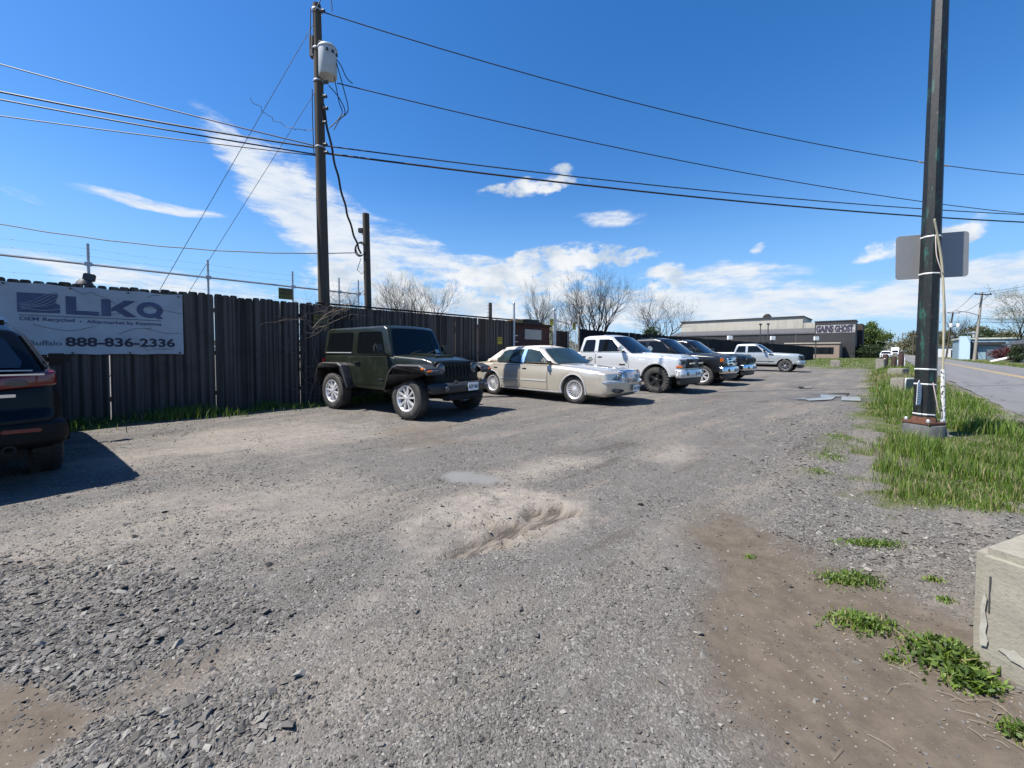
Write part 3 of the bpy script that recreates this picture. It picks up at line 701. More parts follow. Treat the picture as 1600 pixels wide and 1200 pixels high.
# ================================================================== GATE BAY between the two fences
root = empty('storage_hut', P(10.72, FN+.12), DANG); tag(root, 'dark red brick hut with blank beige panel standing between the fences', 'hut')
def brick(name, c1, c2, mort, sc=(1, 1, 1)):
    m = bpy.data.materials.new(name); m.use_nodes = True; nt = m.node_tree; B = nt.nodes['Principled BSDF']; B.inputs['Roughness'].default_value = .9
    pos = nd(nt, 'ShaderNodeTexCoord', out=3)
    sw = nd(nt, 'ShaderNodeVectorMath', {0: nd(nt, 'ShaderNodeMapping', {'Vector': pos, 'Rotation': (R(-90), 0, 0)}), 1: sc}, operation='MULTIPLY')
    bk = nt.nodes.new('ShaderNodeTexBrick'); nt.links.new(sw, bk.inputs['Vector'])
    bk.inputs['Color1'].default_value = c1+(1,); bk.inputs['Color2'].default_value = c2+(1,); bk.inputs['Mortar'].default_value = mort+(1,)
    bk.inputs['Scale'].default_value = 1.0; bk.inputs['Brick Width'].default_value = .21; bk.inputs['Row Height'].default_value = .075; bk.inputs['Mortar Size'].default_value = .008
    nt.links.new(bk.outputs[0], B.inputs['Base Color']); return m
M['red_brick'] = brick('dark_red_brick', (.055, .016, .014), (.040, .012, .011), (.042, .028, .025))
mb = MB(); mb.box((1.15, 1.3, 1.16), (2.3, 2.6, 2.32)); mb.build('wall', M['red_brick'], root)
mb = MB(); mb.box((1.15, 1.28, 2.37), (2.42, 2.75, .09), bev=.01); mb.build('roof', M['wood_brown'], root)
mb = MB(); mb.box((1.22, -.02, 1.98), (1.02, .03, .40), bev=.004); mb.build('blank_panel', mat('beige_panel', (.30, .285, .255), .7, dirt=((.2, .18, .15), .4)), root)
for k in range(5): MB().box((.2, -.022, .95+.24*k), (.22, .03, .035), bev=.004).build('strap_hinge', M['galv'], root)
root = empty('lumber_stack', P(10.9, FN+.3, 2.42), DANG); tag(root, 'yellow sawn boards lying on the roof of the dark red hut', 'lumber')
mb = MB(); mb.box((.35, .1, .03), (.7, .1, .05), rz=.05); mb.box((.45, .3, .03), (.8, .12, .05)); mb.box((.42, .2, .085), (.75, .1, .05), rz=-.08); mb.box((.4, .12, .14), (.6, .1, .05), rz=.1)
mb.build('sawn_board', mat('fresh_timber', (.50, .34, .15), .7, var=.2), root)
mb = MB(); mb.box((1.3, .25, .05), (1.0, .6, .10), bev=.02); mb.box((1.2, .2, .15), (.9, .5, .07), rz=.05, bev=.02); mb.build('tarpaulin', M['black_plastic'], root)
def gate_post(d, h, r, m, label, nn=FN):
    root = empty('gate_post', P(d, nn), 0); tag(root, label, 'post', group='steel posts of the gate bay')
    MB().tube([(0, 0, 0), (0, 0, h)], r, n=10).build('post_tube', m, root); MB().lathe([(r*1.15, h-.02), (r*1.1, h+.02), (r*.6, h+.05), (.001, h+.06)], 10).build('post_cap', m, root)
gate_post(10.66, 3.1, .045, M['galv'], 'slim grey steel post where the weathered plank fence ends', FN-.05)
gate_post(13.05, 3.05, .05, M['galv'], 'tall grey steel post at the right end of the brick hut', FN-.08)
gate_post(13.22, 2.9, .05, M['galv'], 'second steel post close beside the tall post right of hut', FN-.02)
gate_post(14.98, 2.95, .05, M['concrete'], 'pale post standing where the dark plank fence begins', FN-.02)
plank_fence('plank_gate', 13.3, 14.15, FN+.02, 2.25, .14, M['wood_brown'], 'narrow brown plank gate right of the dark red hut', dog=0, seed=9)
root = empty('chain_link_gate', P(14.17, FN), DANG); tag(root, 'open chain link gate leaf hung beside the brown plank gate', 'gate')
mb = MB(); mb.tube([(0, 0, .1), (0, 0, 2.2), (.75, .1, 2.2), (.75, .1, .1), (0, 0, .1)], .02, n=6); mb.build('gate_frame', M['galv'], root)
mb = MB()
for k in range(-22, 9):
    for s in (1, -1):
        a = k*.1; pts = [(max(0, min(.75, a+t_)), .05, .1+t_ if s > 0 else 2.2-t_) for t_ in (max(0, -a), min(2.1, .75-a))]
        if pts[1][0] > pts[0][0]: mb.tube(pts, .003, n=3)
mb.build('wire_mesh', M['galv'], root)
small_sign(12.85, FN-.13, 2.52, .24, .28, M['sign_yellow'], 'yellow sign hung left of the tall steel gate post', ['NO', 'ENTRY'])
small_sign(14.5, FN-.1, 2.42, .24, .30, M['sign_yellow'], 'yellow sign hung over the chain link gate', ['KEEP', 'OUT'])
mb = MB(); mb.tube([P(13.05, FN-.08, 2.62), P(14.98, FN-.02, 2.45)], .02, n=6)
o = mb.build('gate_crossbar', M['galv']); tag(o, 'thin steel bar carried between two gate posts above the gates', 'bar')

# ================================================================== POLES AND CABLES
def lean(base, top): return Vector(base), Vector(top)
UB = Vector((-4.86, 10.2, 0)); UT = Vector((-4.975, 10.2, 10.06))
def up_at(z): return UB+(UT-UB)*(z/UT.z)
root = empty('utility_pole', UB, 0); tag(root, 'tall wooden utility pole with grey transformer standing behind the plank fence', 'pole')
rel = lambda p: Vector(p)-UB
mb = MB(); mb.tube([rel(up_at(z)) for z in (-.5, 2, 4, 6, 8, 9.8, 10.06)], [.155, .145, .135, .125, .112, .10, .098], n=14); mb.build('pole_shaft', M['pole_wood'], root)
tcn = rel(up_at(8.55))+Vector((.30, -.12, 0))
mb = MB(); Mx = Matrix.Translation(tcn)
mb.lathe([(.001, -.36), (.20, -.36), (.215, -.34), (.215, .30), (.23, .30), (.23, .33), (.20, .37), (.001, .40)], 22, 0, Mx)
tk = mb.build('transformer_can', mat('grey_enamel', (.42, .44, .44), .45, dirt=((.25, .22, .18), .3)), root)
mb = MB()
for a in (.4, 2.2): MB().lathe([(.02, 0), (.035, .02), (.02, .05), (.035, .07), (.02, .10), (.012, .14)], 8, 0, Mx @ Matrix.Translation((.10*math.cos(a), .10*math.sin(a), .37))).build('bushing', M['steel_dark'], tk)
for a in (-1.2, -.6, 0): MB().box(tuple(tcn+Vector((.22*math.cos(a), .22*math.sin(a), .18))), (.05, .05, .06), rz=a).build('terminal', M['steel_dark'], tk)
mb = MB(); mb.box(tuple(rel(up_at(8.85))+Vector((.09, -.03, 0))), (.14, .12, .55)); mb.box(tuple(rel(up_at(9.0))+Vector((-.13, -.02, 0))), (.10, .12, .5)); mb.build('bracket', M['steel_dark'], root)
mb = MB()
for z, dx in ((9.85, .18), (8.10, .22), (7.75, .18), (7.45, .2), (7.1, .16), (6.55, .16), (6.35, .18)):
    p = rel(up_at(z)); mb.tube([p+Vector((.05, -.05, 0)), p+Vector((dx, -.07, 0))], .02, n=6)
    mb.lathe([(.02, -.06), (.05, -.04), (.035, 0), (.05, .04), (.02, .06)], 8, 0, Matrix.Translation(p+Vector((dx, -.07, 0))) @ Matrix.Rotation(R(90), 4, 'Y'))
    mb.build('insulator', M['steel_dark'], root); mb = MB()
mb = MB()
for pts in ([(9.85, .02), (10.2, .22), (10.12, .40), (9.82, .43)], [(9.0, .1), (8.6, .55), (8.2, .75), (8.05, .9)], [(8.2, .45), (7.6, .55), (7.3, .62), (7.0, .35), (6.95, .28)], [(8.0, .3), (7.7, .55), (7.35, .7), (7.15, .55), (6.9, .4)], [(8.6, .5), (7.9, .68), (7.4, .78), (7.2, .6)], [(7.9, -.12), (7.2, -.13), (6.3, -.12)], [(9.9, -.11), (9.3, -.13), (8.9, -.15)]):
    q = [rel(up_at(z))+Vector((dx, -.1, 0)) for z, dx in pts]
    # smooth through the points
    sp = []
    for i in range(len(q)-1):
        p0, p1, p2, p3 = q[max(i-1, 0)], q[i], q[i+1], q[min(i+2, len(q)-1)]
        for s in (0, .25, .5, .75): sp.append(.5*((2*p1)+(p2-p0)*s+(2*p0-5*p1+4*p2-p3)*s*s+(3*p1-p0-3*p2+p3)*s**3))
    sp.append(q[-1]); mb.tube(sp, .012, n=5); mb.build('jumper_wire', M['wire'], root); mb = MB()
mb = MB()
for z in (9.9, 8.95, 8.15, 6.5): MB().lathe([(.128, -.02), (.132, 0), (.128, .02)], 14, 0, Matrix.Translation(rel(up_at(z)))).build('strap_band', M['galv'], root)

SB = Vector((-4.37, 12.0, 0)); ST = Vector((-4.45, 12.0, 5.46))
root = empty('short_wood_pole', SB); tag(root, 'short wooden pole with small camera box and coiled cable behind the fence', 'pole')
mb = MB(); mb.tube([(0, 0, -.4), (-.04, 0, 2.7), (-.08, 0, 5.46)], [.115, .105, .10], n=12); mb.build('pole_shaft', M['pole_wood'], root)
mb = MB(); mb.box((-.22, -.02, 4.95), (.16, .12, .14), bev=.02); mb.tube([(-.2, -.02, 4.85), (-.1, -.02, 4.8)], .015, n=5); mb.build('camera_box', M['black_plastic'], root)
mb = MB()
for k in range(3):
    mb.tube([(-.24+.02*k+.15*math.cos(q), -.1, 4.35+.2*math.sin(q)+.02*k) for q in [i*6.3/16 for i in range(17)]], .013, n=5)
mb.tube([(-.2, -.1, 4.1), (-.32, -.1, 3.75), (-.18, -.1, 3.62), (-.1, -.08, 3.75)], .01, n=5)
mb.build('cable_coil', M['wire'], root)
root = empty('fence_stub_post', P(dpx(766, 10.6), 10.6)); tag(root, 'short dark post with little insulators sticking up behind the plank fence', 'post')
mb = MB(); mb.tube([(0, 0, 0), (0, 0, 3.08)], .065, n=10); mb.build('post_shaft', M['pole_wood'], root)
mb = MB()
for k in range(4): MB().box((-.09, -.03, 2.6+.13*k), (.06, .05, .05), bev=.008).build('insulator', M['white'], root)

def wire(name, a, b, sag, r, label, cat='cable', group='overhead lines', n=28, waves=0.0, m=None):
    a = Vector(a); b = Vector(b); pts = []
    for i in range(n+1):
        s = i/n; p = a.lerp(b, s); p.z -= 4*sag*s*(1-s)-waves*math.sin(s*60)*.5; p.x += waves*math.sin(s*37+1); pts.append(p)
    o = MB().tube(pts, r, n=6).build(name, m or M['wire']); return tag(o, label, cat, group=group)
RE = Vector((34.0, 18.6, 0))
wire('power_line', up_at(9.82)+Vector((.2, -.07, 0)), RE+Vector((0, 0, 9.5)), 1.45, .013, 'uppermost power line from the utility pole top across the lot to the right')
_a = up_at(9.82)+Vector((.2, -.07, 0)); _b = RE+Vector((0, 0, 9.5)); _q = [_a.lerp(_b, s_)-Vector((0, 0, 4*1.45*s_*(1-s_))) for s_ in (.502, .51, .52, .53, .54)]
MB().tube(_q, .03, n=6).build('cable_sleeve', M['galv'], bpy.data.objects['power_line'])
wire('power_line', up_at(8.08)+Vector((.5, -.07, 0)), RE+Vector((0, 0, 7.4)), .95, .013, 'power line leaving the utility pole just below its transformer')
wire('telephone_cable', up_at(6.52)+Vector((.15, -.07, 0)), RE+Vector((0, 0, 7.65)), .55, .016, 'upper of the paired telephone cables crossing the middle of the sky')
wire('telephone_cable', up_at(6.33)+Vector((.18, -.07, 0)), RE+Vector((0, 0, 7.3)), .55, .024, 'lower thicker telephone cable crossing the middle of the sky')
wire('telephone_cable', up_at(6.55)-Vector((.1, 0, 0)), (-16.5, 8.3, 8.9), .12, .014, 'steepest of the cables running left from the utility pole')
wire('telephone_cable', up_at(6.50)-Vector((.12, .02, 0)), (-15.5, 6.8, 7.18), .18, .020, 'middle cable running left from the utility pole, upper of close pair')
wire('telephone_cable', up_at(6.33)-Vector((.12, .02, 0)), (-15.5, 6.9, 6.92), .10, .016, 'middle cable running left from the utility pole, lower of close pair')
wire('telephone_cable', up_at(6.3)-Vector((.12, .02, 0)), (-16.0, 7.6, 6.65), .08, .012, 'flattest and lowest cable running left from the utility pole')
wire('service_cable', up_at(7.55)+Vector((.14, -.1, 0)), ST+Vector((-.12, -.1, -1.22)), .42, .028, 'heavy black service cable drooping from utility pole to the short wooden pole', waves=.012, n=60)
wire('service_cable', ST+Vector((-.3, -.1, -1.2)), (-17.5, 9.6, 5.45), .55, .014, 'wavy thin cable running left from the short wooden pole', waves=.01, n=60)
wire('guy_wire', up_at(9.75), (-10.9, 10.2, 0), 0, .0065, 'longer slanting guy wire fixed near the top of utility pole', group='guy wires')
wire('guy_wire', up_at(8.05), (-10.3, 10.25, 0), 0, .0055, 'shorter slanting guy wire fixed below the transformer', group='guy wires')
wire('loose_wire', up_at(6.95)-Vector((.12, .05, 0)), up_at(7.75)+Vector((-1.75, -.02, 0)), .28, .007, 'loose curly wire hanging between pole and guy wire', waves=.05)

# ---------------------------------------------------------------- street light pole on the verge
LB = Vector((6.42, 6.05, 0)); LT = Vector((6.42, 6.05, 9.0))
root = empty('street_light_pole', LB); root.scale = (.72, .72, 1); tag(root, 'tall flaking green-black octagonal steel pole on concrete foot in the grass', 'pole')
pm = bpy.data.materials.new('flaking_green_black_paint'); pm.use_nodes = True; nt = pm.node_tree; B = nt.nodes['Principled BSDF']
pos = nd(nt, 'ShaderNodeTexCoord', out=3)
mp = nd(nt, 'ShaderNodeMapping', {'Vector': pos, 'Scale': (9, 9, 2.2)})
a1 = nd(nt, 'ShaderNodeTexNoise', {'Vector': mp, 'Scale': 1.0, 'Detail': 9.0, 'Roughness': .68})
a2 = nd(nt, 'ShaderNodeTexNoise', {'Vector': pos, 'Scale': 22.0, 'Detail': 6.0, 'Roughness': .7})
c = mixc(nt, sstep(nt, a1, .45, .60), (.0045, .0055, .0055), (.0055, .015, .0125))
c = mixc(nt, sstep(nt, a1, .58, .615), c, (.014, .070, .052))
c = mixc(nt, sstep(nt, a2, .54, .60), c, (.020, .0135, .011))
c = mixc(nt, sstep(nt, a2, .66, .68), c, (.11, .10, .085))
nt.links.new(c, B.inputs['Base Color']); B.inputs['Roughness'].default_value = .5
nt.links.new(nd(nt, 'ShaderNodeBump', {'Strength': .5, 'Distance': .01, 'Height': a1}), B.inputs['Normal'])
def lp(z): return (LT-LB)*(z/9.0)
mb = MB(); v8 = []
for z, r in ((.30, .178), (2.5, .162), (5, .145), (9.0, .112)):
    for k in range(8): v8.append(lp(z)+Vector((r*math.cos(k*math.pi/4+.2), r*math.sin(k*math.pi/4+.2), 0)))
fs = [[i*8+k, i*8+(k+1) % 8, i*8+8+(k+1) % 8, i*8+8+k] for i in range(3) for k in range(8)]
mb.add(v8, fs, 0, False); mb.build('pole_shaft', pm, root)
M['rust'] = mat('rusty_iron', (.10, .040, .022), .85, var=.4, vscale=18, dirt=((.03, .016, .012), .6), bump=.4)
mb = MB(); mb.box((0, 0, .215), (.50, .50, .04), bev=.012, rz=.2); mb.lathe([(.215, .235), (.205, .27), (.185, .31)], 8, 0, Matrix.Rotation(.2, 4, 'Z'), smooth=False); mb.build('base_flange', M['rust'], root)
for k in range(4):
    q = k*math.pi/2+.2+math.pi/4; mb = MB(); mb.lathe([(.02, .235), (.034, .24), (.034, .27), (.02, .285), (.001, .29)], 6, 0, Matrix.Translation((.275*math.cos(q), .275*math.sin(q), 0))); mb.build('anchor_nut', M['galv'], root)
mb = MB(); mb.lathe([(.34, -.1), (.335, .15), (.315, .19), (.001, .195)], 20, 0); mb.build('concrete_foot', mat('stained_concrete_foot', (.075, .078, .08), .85, var=.25, vscale=7, bump=.4, dirt=((.17, .16, .145), .4)), root)
mb = MB()
for z in (.345, .81, 1.04, 2.5, 3.06): MB().lathe([(.184-.006*z, -.012), (.19-.006*z, 0), (.184-.006*z, .012)], 8, 0, Matrix.Translation(lp(z)) @ Matrix.Rotation(.2, 4, 'Z') @ Matrix.Rotation(.04, 4, 'Y'), smooth=False).build('strap_band', bpy.data.materials.get('pale_strap') or mat('pale_strap', (.52, .52, .50), .5), root)
# cable and conduit up the pole
def spline(q, k=6):
    q = [Vector(p) for p in q]; sp = []
    for i in range(len(q)-1):
        p0, p1, p2, p3 = q[max(i-1, 0)], q[i], q[i+1], q[min(i+2, len(q)-1)]
        for s in [j/k for j in range(k)]: sp.append(.5*((2*p1)+(p2-p0)*s+(2*p0-5*p1+4*p2-p3)*s*s+(3*p1-p0-3*p2+p3)*s**3))
    return sp+[q[-1]]
m_cb = bpy.data.materials.new('worn_white_tape'); m_cb.use_nodes = True; nt = m_cb.node_tree; B = nt.nodes['Principled BSDF']; pos = nd(nt, 'ShaderNodeTexCoord', out=3)
q1 = nd(nt, 'ShaderNodeTexNoise', {'Vector': pos, 'Scale': 26.0, 'Detail': 3.0})
nt.links.new(mixc(nt, mth(nt, 'GREATER_THAN', q1, .56), (.66, .65, .62), (.05, .05, .05)), B.inputs['Base Color'])
mb = MB(); mb.tube(spline([(.27, -.14, .14), (.245, -.15, .4), (.205, -.16, .72), (.18, -.17, 1.04)]), .034, n=8); mb.build('taped_conduit', m_cb, root)
mb = MB(); mb.tube(spline([(.18, -.17, .98), (.155, -.18, 1.5), (.125, -.18, 2.1), (.05, -.19, 2.6), (-.06, -.21, 2.95), (-.21, -.25, 3.28)]), [.017]*13+[.021]*12+[.018]*6, n=7); mb.build('conduit_hose', mat('cream_hose', (.42, .38, .26), .5, dirt=((.2, .18, .1), .4)), root)
mb = MB(); mb.tube(spline([(.16, -.16, 2.2), (.22, -.15, 1.7), (.2, -.15, 1.3), (.2, -.17, 1.0)]), .009, n=5); mb.tube(spline([(.04, -.21, 2.5), (-.08, -.2, 2.75), (-.12, -.2, 3.05)]), .009, n=5)
mb.build('loose_cable', bpy.data.materials.get('white_pink_cable') or mat('white_pink_cable', (.62, .50, .44), .5), root); mb = MB()
mb.tube(spline([(-.05, -.20, .84), (.02, -.20, .62), (.12, -.18, .38)]), .010, n=5); mb.tube(spline([(.2, -.15, .2), (.27, -.2, .1), (.30, -.24, .0)]), .018, n=5); mb.tube(spline([(.2, -.15, .18), (.24, -.22, .06), (.36, -.24, .03)]), .008, n=5)
mb.build('loose_cable', bpy.data.materials['white_pink_cable'], root)
o = MB().poly([(-.07, 0), (.04, .0), (.06, .12), (.055, .28), (-.01, .38), (-.055, .33), (-.06, .12)], .004, 0, Matrix.Translation(LB+Vector((-.165, -.07, .50))) @ Matrix.Rotation(R(90), 4, 'X') @ Matrix.Rotation(.35, 4, 'Y')).build('paper_notice', M['white'])
tag(o, 'curling white paper notice strapped to the foot of the green-black pole', 'paper')
o2 = MB()
for k in range(7): o2.box((-.015, -.004 if False else 0, .05+.035*k), (.075*(1 if k % 3 else .6), .0015, .006))
o2.v = [tuple(Vector((-.165, -.077, .50))+Vector((x, y, z))) for x, y, z in [tuple(Matrix.Rotation(.35, 4, 'Z') @ Vector((a, b, c))) for a, b, c in o2.v]]
pr = o2.build('printed_lines', M['grey_print'], o); pr.matrix_parent_inverse = Matrix.Identity(4); pr.location = LB
# sign on the far side of the pole, its back to us
root = empty('road_sign', LB+lp(2.80)+Vector((0, 0, 0)), R(-17)); tag(root, 'grey back of a rectangular road sign strapped behind the green-black pole', 'sign')
def rrect(w, h, r, n=5):
    pts = []
    for cx, cy, a0 in ((w/2-r, h/2-r, 0), (-w/2+r, h/2-r, 90), (-w/2+r, -h/2+r, 180), (w/2-r, -h/2+r, 270)):
        for k in range(n+1): q = R(a0+90*k/n); pts.append((cx+r*math.cos(q), cy+r*math.sin(q)))
    return pts
MB().poly(rrect(.90, .69, .05), .004, 0, Matrix.Translation((.10, .155, .01)) @ Matrix.Rotation(R(-1), 4, 'Y') @ Matrix.Rotation(R(90), 4, 'X')).build('sign_plate', mat('bare_aluminium', (.235, .24, .245), .55, metal=.2, var=.04), root)
MB().box((0, .135, 0), (.06, .03, .6)).build('mount_bracket', M['galv'], root)
wsl = MB().tube([Vector((6.42+.13, 6.3, 0))+Vector((-.3, 0, 4.30)), Vector((6.9, 6.3, 4.22))], .02, n=6) if False else None

# ---------------------------------------------------------------- concrete blocks and bollards
def block(name, loc, rz, size, m, label, group='concrete blocks', bev=.03, seed=1):
    bm = bmesh.new(); bmesh.ops.create_cube(bm, size=1.0)
    for v in bm.verts: v.co = Vector((v.co.x*size[0], v.co.y*size[1], v.co.z*size[2]))
    bmesh.ops.bevel(bm, geom=bm.edges[:], offset=bev, segments=2, affect='EDGES')
    bmesh.ops.subdivide_edges(bm, edges=[e for e in bm.edges if e.calc_length() > .1], cuts=14, use_grid_fill=True)
    rs = np.random.RandomState(seed)
    for v in bm.verts:
        p = v.co*6; q = float(fbm(np.array([p.x+p.z*1.7+seed*9]), np.array([p.y-p.z+40]), 4)[0])-.5
        q2 = float(fbm(np.array([p.x*5+p.z*7]), np.array([p.y*5-p.z*3+4]), 2)[0])-.5
        nrm = v.co.normalized(); e = sum(abs(v.co[i]) > size[i]/2-bev*1.4 for i in range(3))
        v.co += nrm*(q*.012+q2*.006 - (.018*max(0, q+.15) if e >= 2 else 0))
    mb = MB(); mb.addbm(bm, 0, True); bm.free()
    root = empty(name, loc, rz); tag(root, label, 'concrete block', group=group)
    mb.v = [(x, y, z+size[2]/2-.04) for x, y, z in mb.v]; mb.build('block_body', m, root, ang=.9); return root
m_bl = bpy.data.materials.new('rough_cast_concrete'); m_bl.use_nodes = True; nt = m_bl.node_tree; B = nt.nodes['Principled BSDF']; B.inputs['Roughness'].default_value = .92
pos = nd(nt, 'ShaderNodeTexCoord', out=3)
b1 = nd(nt, 'ShaderNodeTexNoise', {'Vector': pos, 'Scale': 3.5, 'Detail': 9.0, 'Roughness': .7}); b2 = nd(nt, 'ShaderNodeTexNoise', {'Vector': pos, 'Scale': 60.0, 'Detail': 5.0, 'Roughness': .7})
bs = nd(nt, 'ShaderNodeMapping', {'Vector': pos, 'Scale': (30, 30, 2.5)}); b3 = nd(nt, 'ShaderNodeTexNoise', {'Vector': bs, 'Scale': 1.0, 'Detail': 4.0})
c = mixc(nt, b1, (.165, .152, .120), (.30, .277, .222)); c = mixc(nt, mth(nt, 'MULTIPLY', sstep(nt, b2, .5, .75), .5), c, (.105, .098, .08)); c = mixc(nt, mth(nt, 'MULTIPLY', sstep(nt, b3, .5, .7), .35), c, (.135, .125, .10))
nt.links.new(c, B.inputs['Base Color'])
nt.links.new(nd(nt, 'ShaderNodeBump', {'Strength': .55, 'Distance': .007, 'Height': mth(nt, 'ADD', b2, mth(nt, 'MULTIPLY', b3, .6))}), B.inputs['Normal'])
BR = math.atan2(.36, .93)
bc = Vector((1.925, 1.60, 0))+Vector((.93, .36, 0))*.62+Vector((.36, -.93, 0))*.32
rb = block('concrete_block', bc, BR, (1.24, .64, .54), m_bl, 'large pale concrete block cut by the right edge of the view', seed=4)
wp = mat('flaked_white_paint', (.33, .315, .265), .8, dirt=((.17, .16, .125), .9), vscale=26)
mb = MB(); mb.poly([(0, 0), (.016, .004), (.020, .03), (.012, .06), (.016, .10), (.008, .15), (.012, .2), (.004, .23), (-.004, .16), (-.002, .1), (-.006, .05)], .0015, 0, Matrix.Translation((-.626, .285, .10)) @ Matrix.Rotation(R(-90), 4, 'Z') @ Matrix.Rotation(R(90), 4, 'X'))
mb.build('paint_scar', wp, rb); mb = MB(); mb.poly([(0, 0), (.02, -.006), (.035, -.02), (.06, -.022), (.085, -.034), (.09, -.022), (.075, -.012), (.082, .004), (.06, .012), (.04, .026), (.03, .012), (.012, .014)], .0015, 0, Matrix.Translation((-.626, .24, .115)) @ Matrix.Rotation(R(-90), 4, 'Z') @ Matrix.Rotation(R(90), 4, 'X'))
mb.build('paint_scar', wp, rb); mb = MB(); mb.poly([(0, 0), (.03, -.015), (.05, -.05), (.02, -.03)], .003, 0, Matrix.Translation((-.628, .08, .28)) @ Matrix.Rotation(R(-90), 4, 'Z') @ Matrix.Rotation(R(90), 4, 'X'))
mb.build('paint_scar', wp, rb)
mb = MB(); mb.box((-.6215, .268, .32), (.004, .004, .15)); mb.build('formwork_seam', M['steel_dark'], rb)
x, y = G(1425, 590); block('concrete_block', (x+.5, y+1.2, 0), R(30), (1.0, .6, .50), M['concrete'], 'tan concrete block in the grass between bollards and the light pole', seed=7)
x, y = G(1418, 612)
rb = block('concrete_block', (x+.12, y+.3, 0), R(12), (.46, .42, .50), M['concrete'], 'small concrete block edged in white paint just left of pole foot', seed=9)
mb = MB(); mb.tube(spline([(-.10, -.225, .03), (-.20, -.225, .05), (-.21, -.225, .25), (-.20, -.225, .42), (-.14, -.225, .455), (.2, -.225, .455)]), .018, n=5); mb.box((-.12, -.22, .03), (.14, .02, .08), bev=.01); mb.build('painted_edge', M['white'], rb)
x, y = G(1305, 571); block('concrete_block', (x, y, 0), R(50), (1.3, .7, .62), M['concrete'], 'lone concrete block out in the far grass near the warehouse', seed=12)
for (px_, py_, h_, lab) in ((1383, 574.5, 1.15, 'rusty stump bollard with white flank, leftmost of the three by roadside'), (1396.5, 574, .98, 'shortest rusty stump bollard, middle one of the roadside three'), (1407.5, 573.5, 1.28, 'tallest dark stump bollard, nearest the road of the three')):
    x, y = G(px_, py_); root = empty('bollard', (x, y, 0)); tag(root, lab, 'bollard', group='bollards on the verge')
    mb = MB(); mb.lathe([(.17, -.2), (.175, .3), (.165, h_-.03), (.15, h_), (.001, h_+.01)], 12); mb.build('bollard_tube', bpy.data.materials.get('dark_stump') or mat('dark_stump', (.035, .017, .013), .85, var=.4, vscale=12), root)
    mb = MB(); mb.box((-.155 if px_ < 1390 else .16, -.10, h_*.42), (.09, .12, h_*.6), bev=.02); mb.build('paint_patch', M['white'], root)
x, y = G(1389, 576); block('concrete_block', (x+.3, y+1.0, 0), R(40), (.8, .5, .85), M['concrete'], 'upright grey concrete block between the rusty stump bollards', seed=15)
# ================================================================== BACKGROUND
def at(px, d):      # ground point on the line of sight of a photo column at road distance d
    u = (px-800)/610; y = d/(DV.x*u+DV.y); return Vector((u*y, y, 0))
def aty(px, y): return Vector(((px-800)/610*y, y, 0))
def corrugated(name, c1, c2, sc=3.0, rough=.6):
    m = bpy.data.materials.new(name); m.use_nodes = True; nt = m.node_tree; B = nt.nodes['Principled BSDF']; B.inputs['Roughness'].default_value = rough
    pos = nd(nt, 'ShaderNodeTexCoord', out=3)
    w = nd(nt, 'ShaderNodeTexWave', {'Vector': pos, 'Scale': sc, 'Distortion': .3, 'Detail': 2.0}, bands_direction='X')
    n = nd(nt, 'ShaderNodeTexNoise', {'Vector': nd(nt, 'ShaderNodeMapping', {'Vector': pos, 'Scale': (.6, .6, .15)}), 'Scale': 1.0, 'Detail': 8.0, 'Roughness': .7})
    c = mixc(nt, mth(nt, 'MULTIPLY', w, .35), c1, c2); c = mixc(nt, mth(nt, 'MULTIPLY', sstep(nt, n, .45, .7), .6), c, c2)
    nt.links.new(c, B.inputs['Base Color']); return m
M['clad_dark'] = corrugated('dark_cladding', (.024, .024, .026), (.014, .014, .015), 1.2)
M['clad_grey'] = corrugated('grey_roof_sheet', (.085, .085, .088), (.05, .05, .052), 1.5)
M['clad_cream'] = corrugated('cream_sheet', (.40, .375, .315), (.26, .24, .20), 1.6)
M['clad_blue'] = corrugated('pale_blue_siding', (.22, .32, .39), (.15, .22, .28), 2.0)
# local frame: x runs along -n (rightwards as we see it), y away from us, origin at n=n0
def facing(d, n): return Matrix.Translation(P(d, n)) @ Matrix.Rotation(DANG-R(90), 4, 'Z')
root = empty('warehouse', P(122, 49), DANG-R(90)); tag(root, 'long black warehouse with cream roof monitor and graffiti on its right end', 'warehouse')
W_ = 49-5.9
mb = MB(); mb.box((W_/2, 25, 3.0), (W_, 50, 6.0)); mb.build('wall', M['clad_dark'], root)
mb = MB(); mb.add([(0, -.2, 5.95), (W_-7.5, -.2, 5.95), (W_-7.5, 7, 7.4), (0, 7, 7.4), (0, -.2, 6.25), (W_-7.5, -.2, 6.25), (W_-7.5, 7, 7.7), (0, 7, 7.7)], [[0, 1, 2, 3], [4, 5, 6, 7], [0, 1, 5, 4], [1, 2, 6, 5], [2, 3, 7, 6], [3, 0, 4, 7]]); mb.build('roof', M['clad_grey'], root)
mb = MB(); mb.box(((W_-11)/2, 16, 9.2), (W_-11, 16, 3.2)); mn = mb.build('roof_monitor', M['clad_cream'], root)
mb = MB(); mb.box(((W_-11)/2, 16, 10.95), (W_-10.6, 16.6, .3)); mb.build('monitor_roof', M['clad_dark'], mn)
mb = MB(); mb.box((W_-9.4, 12, 8.4), (3.0, 8, 1.6)); mb.build('roof_house', M['clad_cream'], root)
mb = MB(); mb.box((W_-20, 12, 11.4), (1.8, 1.8, .9)); mb.lathe([(.6, 11.8), (.9, 12.0), (.5, 12.4), (.001, 12.5)], 10, 0, Matrix.Translation((W_-20, 12, 0))); mb.build('roof_vent', M['clad_dark'], root)
mb = MB(); mb.box((W_-3.7, 3.0, 4.4), (7.6, 6.6, 8.8)); mb.box((W_-3.7, 3.0, 8.85), (7.8, 6.8, .22)); tw = mb.build('end_block', M['clad_dark'], root)
